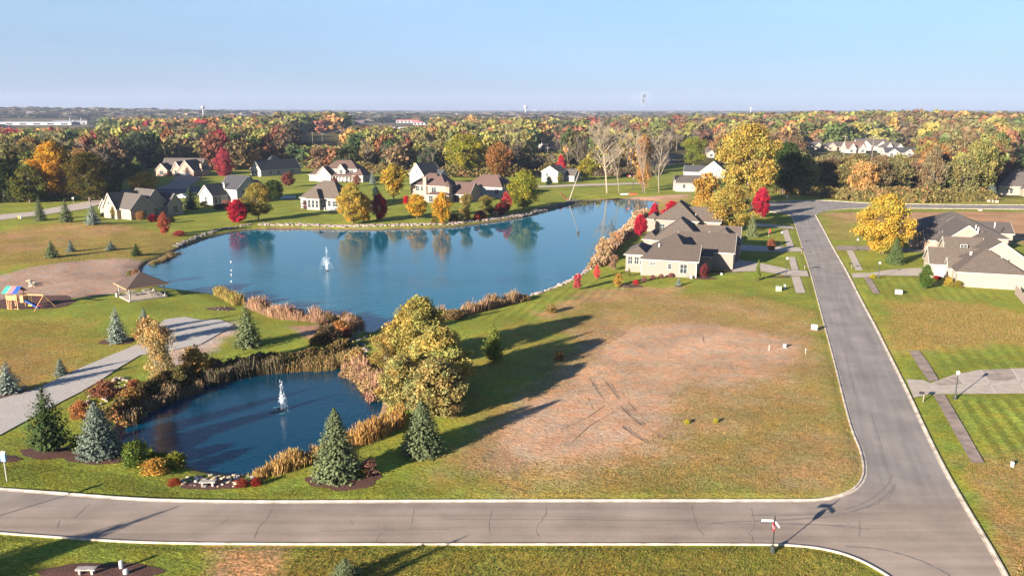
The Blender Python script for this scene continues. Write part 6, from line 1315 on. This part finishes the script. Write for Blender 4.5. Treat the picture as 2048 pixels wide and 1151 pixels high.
# fountains: nozzle float plus falling jets of water
WSP = bpy.data.materials.new('spray'); WSP.use_nodes = True; b_ = WSP.node_tree.nodes['Principled BSDF']; b_.inputs['Base Color'].default_value = (.85,.9,.95,1); b_.inputs['Roughness'].default_value = .5; b_.inputs['Alpha'].default_value = .30
FOAM = mat('foam_ring', (.05, .16, .19), .25, .5, 2)
def fountain(px, py, hgt, rad, jets, lab, lean=0):
    jets *= 2
    gx, gy = G(px, py, WL); t = thing('fountain', lab, 'fountain', (gx, gy, WL)); MB().tube([(0,0,-.1),(0,0,.12)], .45, 12).build('float', M['black'], t)
    g3 = np.random.default_rng(int(px)); C = []; S = []
    for j in range(jets):
        a = 2*math.pi*j/jets; r = rad*g3.uniform(.3, 1); hh = hgt*g3.uniform(.25, .55) if j > jets*.1 else hgt*g3.uniform(.75, .95); r = r if j > jets*.1 else rad*.3*g3.random()
        u = np.linspace(0, 1, 46); C.append(np.stack([math.cos(a)*r*u+lean*u+g3.normal(0,.03,46), math.sin(a)*r*u+g3.normal(0,.03,46), hh*4*u*(1-u)*(1+.0*u)+.05], 1)); S.append(np.where(u < .6, .040, .026)*g3.uniform(.6, 1.4, 46))
    n = 300; u = g3.random(n)**1.2; wv = .03+.10*(1-u)*rad; C.append(np.stack([g3.normal(0, 1, n)*wv+lean*.5*(1-u), g3.normal(0, 1, n)*wv, u*hgt], 1)); S.append(g3.uniform(.02, .055, n))
    C = np.vstack(C); S = np.concatenate(S); V, Fq = quads(C, unit(len(C)), S); np_mesh('water_jet', V, Fq, None, WSP, t)
    m = MB()
    for k in range(14):
        a = g3.uniform(0, 6.28); r = rad*g3.uniform(.3, 1.5); c = (math.cos(a)*r, math.sin(a)*r); w = g3.uniform(.12, .4); vs = [(c[0]+w*math.cos(b)*g3.uniform(.6,1.3)*1.6, c[1]+w*math.sin(b)*g3.uniform(.6,1.3), .012) for b in np.linspace(0, 5.5, 7)]; m.add(vs, [tuple(range(7))])
    m.build('foam_patches', FOAM, t)['kind'] = 'stuff'
fountain(563, 820, 3.9, .8, 16, 'small fountain jet in the pond', .3); fountain(654, 541, 5.6, 2.2, 22, 'fountain with wide spray in the lake')
for i, (px, py, wd_) in enumerate([(462,524,'farthest'),(463,541,'second farthest'),(463,550,'second nearest'),(463,563,'nearest')]):
    gx, gy = G(px, py, WL); tag(MB().rock((gx, gy, WL+.1), .22, .9, i).build('buoy', M['signwhite']), 'white float in the lake right of the beach, %s of the four in line' % wd_, 'buoy', 'floats on the lake')
# lamp posts
def lamp(px, pb, pt, lab, mt=None):
    x, y, z = GZ(px, pb); hh = TOP(pt, y)-z; t = thing('lamp_post', lab, 'lamp post', (x, y, z), 0, 'lamp posts'); mt = mt or M['darkgreen']
    MB().tube([(0,0,0),(0,0,.12),(0,0,.18),(0,0,.55),(0,0,.62)], [.27,.27,.19,.13,.09], 10).build('base', mt, t); MB().tube([(0,0,.6),(0,0,hh-.62)], [.07,.05], 8).build('pole', mt, t); MB().tube([(0,0,hh-.66),(0,0,hh-.5)], [.06,.15], 8).build('collar', mt, t)
    MB().tube([(0,0,hh-.5),(0,0,hh-.4),(0,0,hh-.25),(0,0,hh-.1),(0,0,hh)], [.12,.2,.24,.19,.04], 12).build('globe', M['globe'], t, smoothed=True)
lamp(1910, 797, 741, 'black lamp post with white globe beside the near right driveway'); lamp(1757, 556, 523, 'black lamp post by the yellow bush at the white house driveway'); lamp(1572, 553, 514, 'lamp post in the stone bed by the first tan house driveway')
lamp(1562, 494, 463, 'lamp post at the second tan house driveway'); lamp(1714, 500, 477, 'lamp post under the yellow maple'); lamp(1562, 443, 418, 'lamp post with bright globe near the crimson maple')
lx_, ly_ = G(205, 968); L_ = 4.2/math.tan(R(SUN_EL)); lx_ -= L_*.7071; ly_ -= L_*.7071
lp = copy_tree([o for o in bpy.data.objects if o.name.startswith('lamp_post') and not o.parent][0]); lp.location = (lx_, ly_, gz(lx_, ly_)); lp.scale = (1, 1, 1.15); lp['label'] = 'lamp post outside the lower left corner whose shadow crosses the front road'
# street name and stop sign at the junction
x, y, z = GZ(1545, 1103); t = thing('street_sign', 'ornate black post with stop sign and two white street name blades at the junction', 'street sign', (x, y, z), 0)
MB().tube([(0,0,0),(0,0,.5),(0,0,.56),(0,0,.62)], [.24,.20,.15,.07], 12).build('base', M['darkgreen'], t); MB().tube([(0,0,.6),(0,0,2.85)], .05, 10).build('pole', M['black'], t); MB().tube([(0,0,2.85),(0,0,2.95),(0,0,3.05),(0,0,3.3)], [.04,.08,.05,.01], 8).build('finial', M['black'], t)
def sign_plate(parent, name, w, h_, loc, rz, mt): m = MB().box(-w/2,w/2,-.015,.015,-h_/2,h_/2); o = m.build(name, mt, parent); o.location = loc; o.rotation_euler = (0, 0, rz); return o
bl_ = sign_plate(t, 'street_name_blade', .95, .2, (-.62,-.03,2.82), R(-4), M['signwhite']); text('VICTORIA DR', .15, (0,-.02,0), (R(90),0,0), M['black'], bl_)
fr_ = MB().box(-.52,.52,-.01,.01,-.13,-.10).box(-.52,.52,-.01,.01,.10,.13).box(-.52,-.475,-.01,.01,-.10,.10).box(.475,.52,-.01,.01,-.10,.10).build('frame', M['black'], bl_)
b2 = sign_plate(t, 'street_name_blade', .8, .2, (.05,-.48,2.70), R(-86), M['signwhite'])
st_ = MB(); o8 = [(.36*math.cos(R(22.5+45*k)), .36*math.sin(R(22.5+45*k))) for k in range(8)]
st_.add([(a,-.012,b) for a, b in o8]+[(a,.012,b) for a, b in o8], [tuple(range(8)), tuple(range(15, 7, -1))]+[(k,(k+1) % 8+0,(k+1) % 8+8,k+8)[::-1] for k in range(8)])
so = st_.build('stop_sign_face', M['red'], t); so.location = (-.08,0,2.22); so.rotation_euler = (0,0,R(-93)); text('STOP', .25, (0,-.02,0), (R(90),0,0), M['signwhite'], so); text('STOP', .25, (0,.02,0), (R(90),0,R(180)), M['signwhite'], so)
# small white sale sign, markers, pipes, boxes
x, y, z = GZ(1628, 661); t = thing('lot_sign', 'small white lot sign with dark lettering on the verge of the side road', 'sign', (x, y, z), R(-17)); MB().box(-.42,-.38,-.02,.02,0,.5).box(.38,.42,-.02,.02,0,.5).build('leg', M['metal'], t); sp = sign_plate(t, 'panel', .92, .85, (0,-.03,.62), 0, M['signwhite']); text('LOT', .22, (0,-.02,.1), (R(90),0,0), M['blue'], sp); text('SALE', .16, (0,-.02,-.14), (R(90),0,0), M['black'], sp)
x, y, z = GZ(14, 962); t = thing('sign_post', 'white post carrying a pale blue box sign at the left edge', 'sign post', (x, y, z), 0); hh = TOP(900, y)-z
MB().tube([(0,0,0),(0,0,hh)], .05, 8).build('post', M['white'], t); MB().box(-.22,.22,-.12,.12,hh-1.1,hh-.3).build('box', M['ltblue'], t); MB().add([(-.25,-.15,hh-.3),(.25,-.15,hh-.3),(.25,.15,hh-.3),(-.25,.15,hh-.3),(-.25,0,hh-.1),(.25,0,hh-.1)], [(0,1,5,4),(2,3,4,5),(0,4,3),(1,2,5),(3,2,1,0)]).build('cap', M['white'], t)
def tubeobj(name, px, pb, pt, r, mt, lab, cat, group=None):
    x, y, z = GZ(px, pb); hh = max(.2, (pb-pt)/SCALE(y)*1.05); o = MB().tube([(0,0,-.1),(0,0,hh*.9),(0,0,hh)], [r, r, r*.6], 10).build(name, mt); o.location = (x, y, z); return tag(o, lab, cat, group)
tubeobj('vent_pipe', 243, 1136, 1119, .16, M['signwhite'], 'taller white pipe on the mulch bed below the front road', 'pipe'); tubeobj('vent_pipe', 252, 1147, 1137, .2, M['signwhite'], 'shorter white capped pipe on the mulch bed below the front road', 'pipe')
tubeobj('survey_stake', 1538, 701, 689, .035, M['signwhite'], 'thin white stake left of the marker box on the dry lot', 'stake', 'stakes on the dry lot'); tubeobj('survey_stake', 1611, 706, 696, .035, M['signwhite'], 'thin white stake right of the marker box on the dry lot', 'stake', 'stakes on the dry lot')
def ubox(px, py, w, d, h_, mt, lab, name='utility_box', cat='utility box', rz=-17, group=None):
    x, y, z = GZ(px, py); t = thing(name, lab, cat, (x, y, z), R(rz), group); MB().box(-w/2,w/2,-d/2,d/2,-.1,h_*.85).build('cabinet', mt, t)
    MB().add([(-w/2-.03,-d/2-.03,h_*.85),(w/2+.03,-d/2-.03,h_*.85),(w/2+.03,d/2+.03,h_*.85),(-w/2-.03,d/2+.03,h_*.85),(-w/2,-d/2+.1,h_),(w/2,-d/2+.1,h_),(w/2,d/2,h_),(-w/2,d/2,h_)], [(0,1,5,4),(1,2,6,5),(2,3,7,6),(3,0,4,7),(4,5,6,7)]).build('lid', mt, t)
ubox(1557, 581, 1.1, .9, .95, M['utilgreen'], 'pale green transformer box on the lawn at the end of the pavement'); ubox(1569, 578, .3, .3, .95, M['signwhite'], 'slim white pedestal beside the green transformer box')
ubox(1797, 587, 1.2, .9, .75, M['signwhite'], 'white utility box on the grass right of the side road'); ubox(1569, 694, .4, .4, .5, M['signwhite'], 'small white marker box on the dry lot'); ubox(2024, 932, .25, .25, .5, M['signwhite'], 'small white marker with dark cap on the lower right lawn')
ubox(1574, 396, .6, .6, 1.0, M['signwhite'], 'white pedestal on the grass above the street junction'); ubox(1977, 404, 1.0, .8, .9, M['cream2'], 'pale utility box below the blue-grey spruce, left one'); ubox(1985, 405, .5, .5, 1.0, M['cream2'], 'pale utility box below the blue-grey spruce, middle one'); ubox(1993, 405, 1.2, .8, .9, M['cream2'], 'pale utility box below the blue-grey spruce, right one')
ubox(1748, 968 if False else 424, .5, .5, .8, M['cream2'], 'small pale box beside the upper street'); ubox(1443, 549, .35, .35, .35, M['globe'], 'tiny pale lawn light by the tan house') ; ubox(1960, 421, 1.2, .8, .6, M['tstone'], 'pale low box on the near edge of the upper street')
def mailbox(px, py, rz, lab, k=1.0):
    x, y, z = GZ(px, py); t = thing('mailbox', lab, 'mailbox', (x, y, z), R(rz), 'mailboxes'); MB().box(-.05,.05,-.05,.05,0,1.25*k).build('post', M['greywood'], t); m = MB()
    pr = [(-.14,0),(.14,0),(.14,.14)]+[(.14*math.cos(a), .14+.14*math.sin(a)) for a in np.linspace(.4, 2.74, 6)]+[(-.14,.14)]
    n = len(pr); m.add([(-.5,a,1.0*k+b) for a, b in pr]+[(.05,a,1.0*k+b) for a, b in pr], [tuple(range(n))[::-1], tuple(range(n, 2*n))]+[(i,(i+1) % n,(i+1) % n+n,i+n) for i in range(n)]); m.build('box', M['black'], t)
    MB().box(-.3,-.26,.15,.17,1.1*k,1.35*k).build('flag', M['red'], t)
mailbox(1846, 803, -17, 'dark mailbox at the mouth of the near right driveway'); mailbox(1703, 537, -17, 'dark mailbox with plants at the white house driveway'); mailbox(1609, 539, 160, 'mailbox on the verge by the first tan house'); mailbox(1603, 507, 160, 'mailbox on the verge by the second tan house')
x, y, z = GZ(1537, 474); t = thing('flag', 'red banner flag on a thin pole on the lawn between the tan houses', 'flag', (x, y, z), R(20)); MB().tube([(0,0,0),(0,0,2.3)], .03, 6).build('pole', M['metal'], t); MB().box(.02,.6,-.01,.01,1.1,2.25).build('cloth', M['flag'], t)

# leaning pole, rusty frame, upturned boats and windsock at the head of the lake
x, y, z = GZ(1138, 401); x2, y2 = G(1160, 362); t = thing('leaning_pole', 'long pale leaning trunk with yellow tuft at the head of the lake', 'pole', (x, y, z)); MB().tube([(0,0,-.2),(4.2,.5,12.0)], [.22,.14], 8).build('trunk', PALEBARK, t); cr = obj_me('crown', PROTO['shrub1'], None, t, (1.4,1.4,2.4), YEL); cr.location = (4.0,.4,11)
x, y, z = GZ(1131, 399); t = thing('rusty_frame', 'rusty brown tilted plough frame beside the leaning trunk', 'frame', (x, y, z+.2)); rm = mat('rust', (.16,.06,.035), .9, .4, 3); MB().bar((-2.4,0,3.0),(0,0,0),.35,.3).bar((-2.2,.8,2.9),(.4,.8,.2),.25,.2).bar((-1.9,0,1.9),(-1.8,.8,2.2),.2).bar((-1,0,.9),(-.8,.8,1.2),.2).build('beam', rm, t); MB().box(-.5,1.2,-.3,1.1,-.1,.3).build('sledge', rm, t)
for i, (px, mt, lab) in enumerate(((1250, M['signwhite'], 'upturned white boat on the far bank'), (1266, M['flag'], 'upturned red boat on the far bank'))):
    x, y, z = GZ(px, 389); t = thing('rowing_boat', lab, 'boat', (x, y, z), R(5)); m = MB(); n = 9; vs = []
    for k in range(n):
        u = -1+2*k/(n-1); w = .55*(1-abs(u)**2.5)+.02
        for a in np.linspace(0, math.pi, 6): vs.append((u*2.0, -w*math.cos(a), .55*math.sin(a)*(1-.4*abs(u)**3)))
    m.add(vs, [(k*6+j, k*6+j+1, (k+1)*6+j+1, (k+1)*6+j) for k in range(n-1) for j in range(5)]); m.build('hull', mt, t); MB().bar((-1.9,0,.5),(1.9,0,.5),.06,.08).build('keel', M['greywood'], t)
x, y, z = GZ(1266, 380); t = thing('windsock', 'red and white sleeve with yellow tail on a slim pole before the bare poplars', 'windsock', (x, y, z), 0); hh = TOP(353, y)-z; MB().tube([(0,0,0),(0,0,hh)], .12, 8).build('pole', M['white'], t)
MB().tube([(-2.5,0,hh+.2),(1.2,0,hh+.1)], [.38,.33], 10).build('sleeve', M['signwhite'], t); MB().tube([(-2.5,0,hh+.2),(-1.8,0,hh+.2)], [.40,.39], 10).tube([(-.9,0,hh+.15),(-.1,0,hh+.13)], [.38,.37], 10).build('red_band', M['flag'], t); MB().tube([(1.2,0,hh+.1),(3.4,0,hh-.1)], [.33,.2], 10).build('tail', M['yellow'], t)
# white pickup on the lane behind the cream house
x, y, z = GZ(364, 397); t = thing('pickup_truck', 'white pickup truck parked left of the dark blue-green spruce', 'truck', (x, y, z), R(-20))
MB().box(-2.7,2.7,-.95,.95,.45,1.05).box(-2.7,-.4,-.95,-.85,1.05,1.3).box(-2.7,-.4,.85,.95,1.05,1.3).box(-2.75,-2.65,-.95,.95,1.05,1.3).build('body', M['carpaint'], t); MB().add([(-.4,-.88,1.05),(1.6,-.88,1.05),(1.6,.88,1.05),(-.4,.88,1.05),(-.2,-.75,1.8),(1.0,-.75,1.8),(1.0,.75,1.8),(-.2,.75,1.8)], [(0,1,5,4),(1,2,6,5),(2,3,7,6),(3,0,4,7),(4,5,6,7)]).build('cabin', M['carpaint'], t)
MB().box(-.1,1.1,-.90,-.84,1.15,1.6).box(-.1,1.1,.84,.90,1.15,1.6).build('side_window', M['glass'], t)
for e in (-1.7, 1.7):
    for d in (-.9, .9): MB().tube([(e,d-.12,.4),(e,d+.12,.4)], .4, 14).build('wheel', M['tyre'], t)
# fence at the right edge
a = G(2029, 588); b_ = G(2075, 640); t = thing('wooden_fence', 'weathered board fence running off the right edge beside the white house', 'fence', (a[0], a[1], gz(*a)), math.atan2(b_[1]-a[1], b_[0]-a[0])); Lf = math.hypot(b_[0]-a[0], b_[1]-a[1])
m = MB(); k = 0
while k < Lf: m.box(k, k+.13, -.02, .02, .05, 1.75); k += .15
m.build('boards', M['greywood'], t); m = MB().box(0,Lf,.02,.08,.5,.6).box(0,Lf,.02,.08,1.3,1.4); m.build('rail', M['greywood'], t)
for k in np.arange(0, Lf, 2.4): MB().box(k-.06,k+.06,.08,.2,0,1.85).build('post', M['greywood'], t)
x, y, z = GZ(147, 408); t = thing('street_sign', 'small white sign on a post by the far left street', 'street sign', (x, y, z)); MB().tube([(0,0,0),(0,0,2.6)], .05, 6).build('post', M['white'], t); MB().box(-.3,.3,-.08,-.05,1.9,2.6).build('panel', M['signwhite'], t)
for i, (px, c) in enumerate(((38, 'left'), (42, 'right'))): tubeobj('hydrant', px, 437, 431, .22, M['yellow'] if i == 0 else M['signwhite'], 'small yellow hydrant by the far left street' if i == 0 else 'small white post by the far left street', 'hydrant' if i == 0 else 'post')
# ---------------------------------------------------------------- autumn haze in the air
hz = MB().box(-9800, 9800, -600, 9900, -4, 190).build('haze', None); hz['kind'] = 'stuff'; tag(hz, 'thin pale haze in the air out to the horizon')
hm = bpy.data.materials.new('haze_air'); hm.use_nodes = True; n_ = hm.node_tree; n_.nodes.clear(); o_ = n_.nodes.new('ShaderNodeOutputMaterial'); pv = n_.nodes.new('ShaderNodeVolumePrincipled')
pv.inputs['Density'].default_value = 8.0e-5; pv.inputs['Color'].default_value = (.46, .56, .76, 1); pv.inputs['Anisotropy'].default_value = 0.0
n_.links.new(pv.outputs[0], o_.inputs['Volume']); hz.data.materials.append(hm)
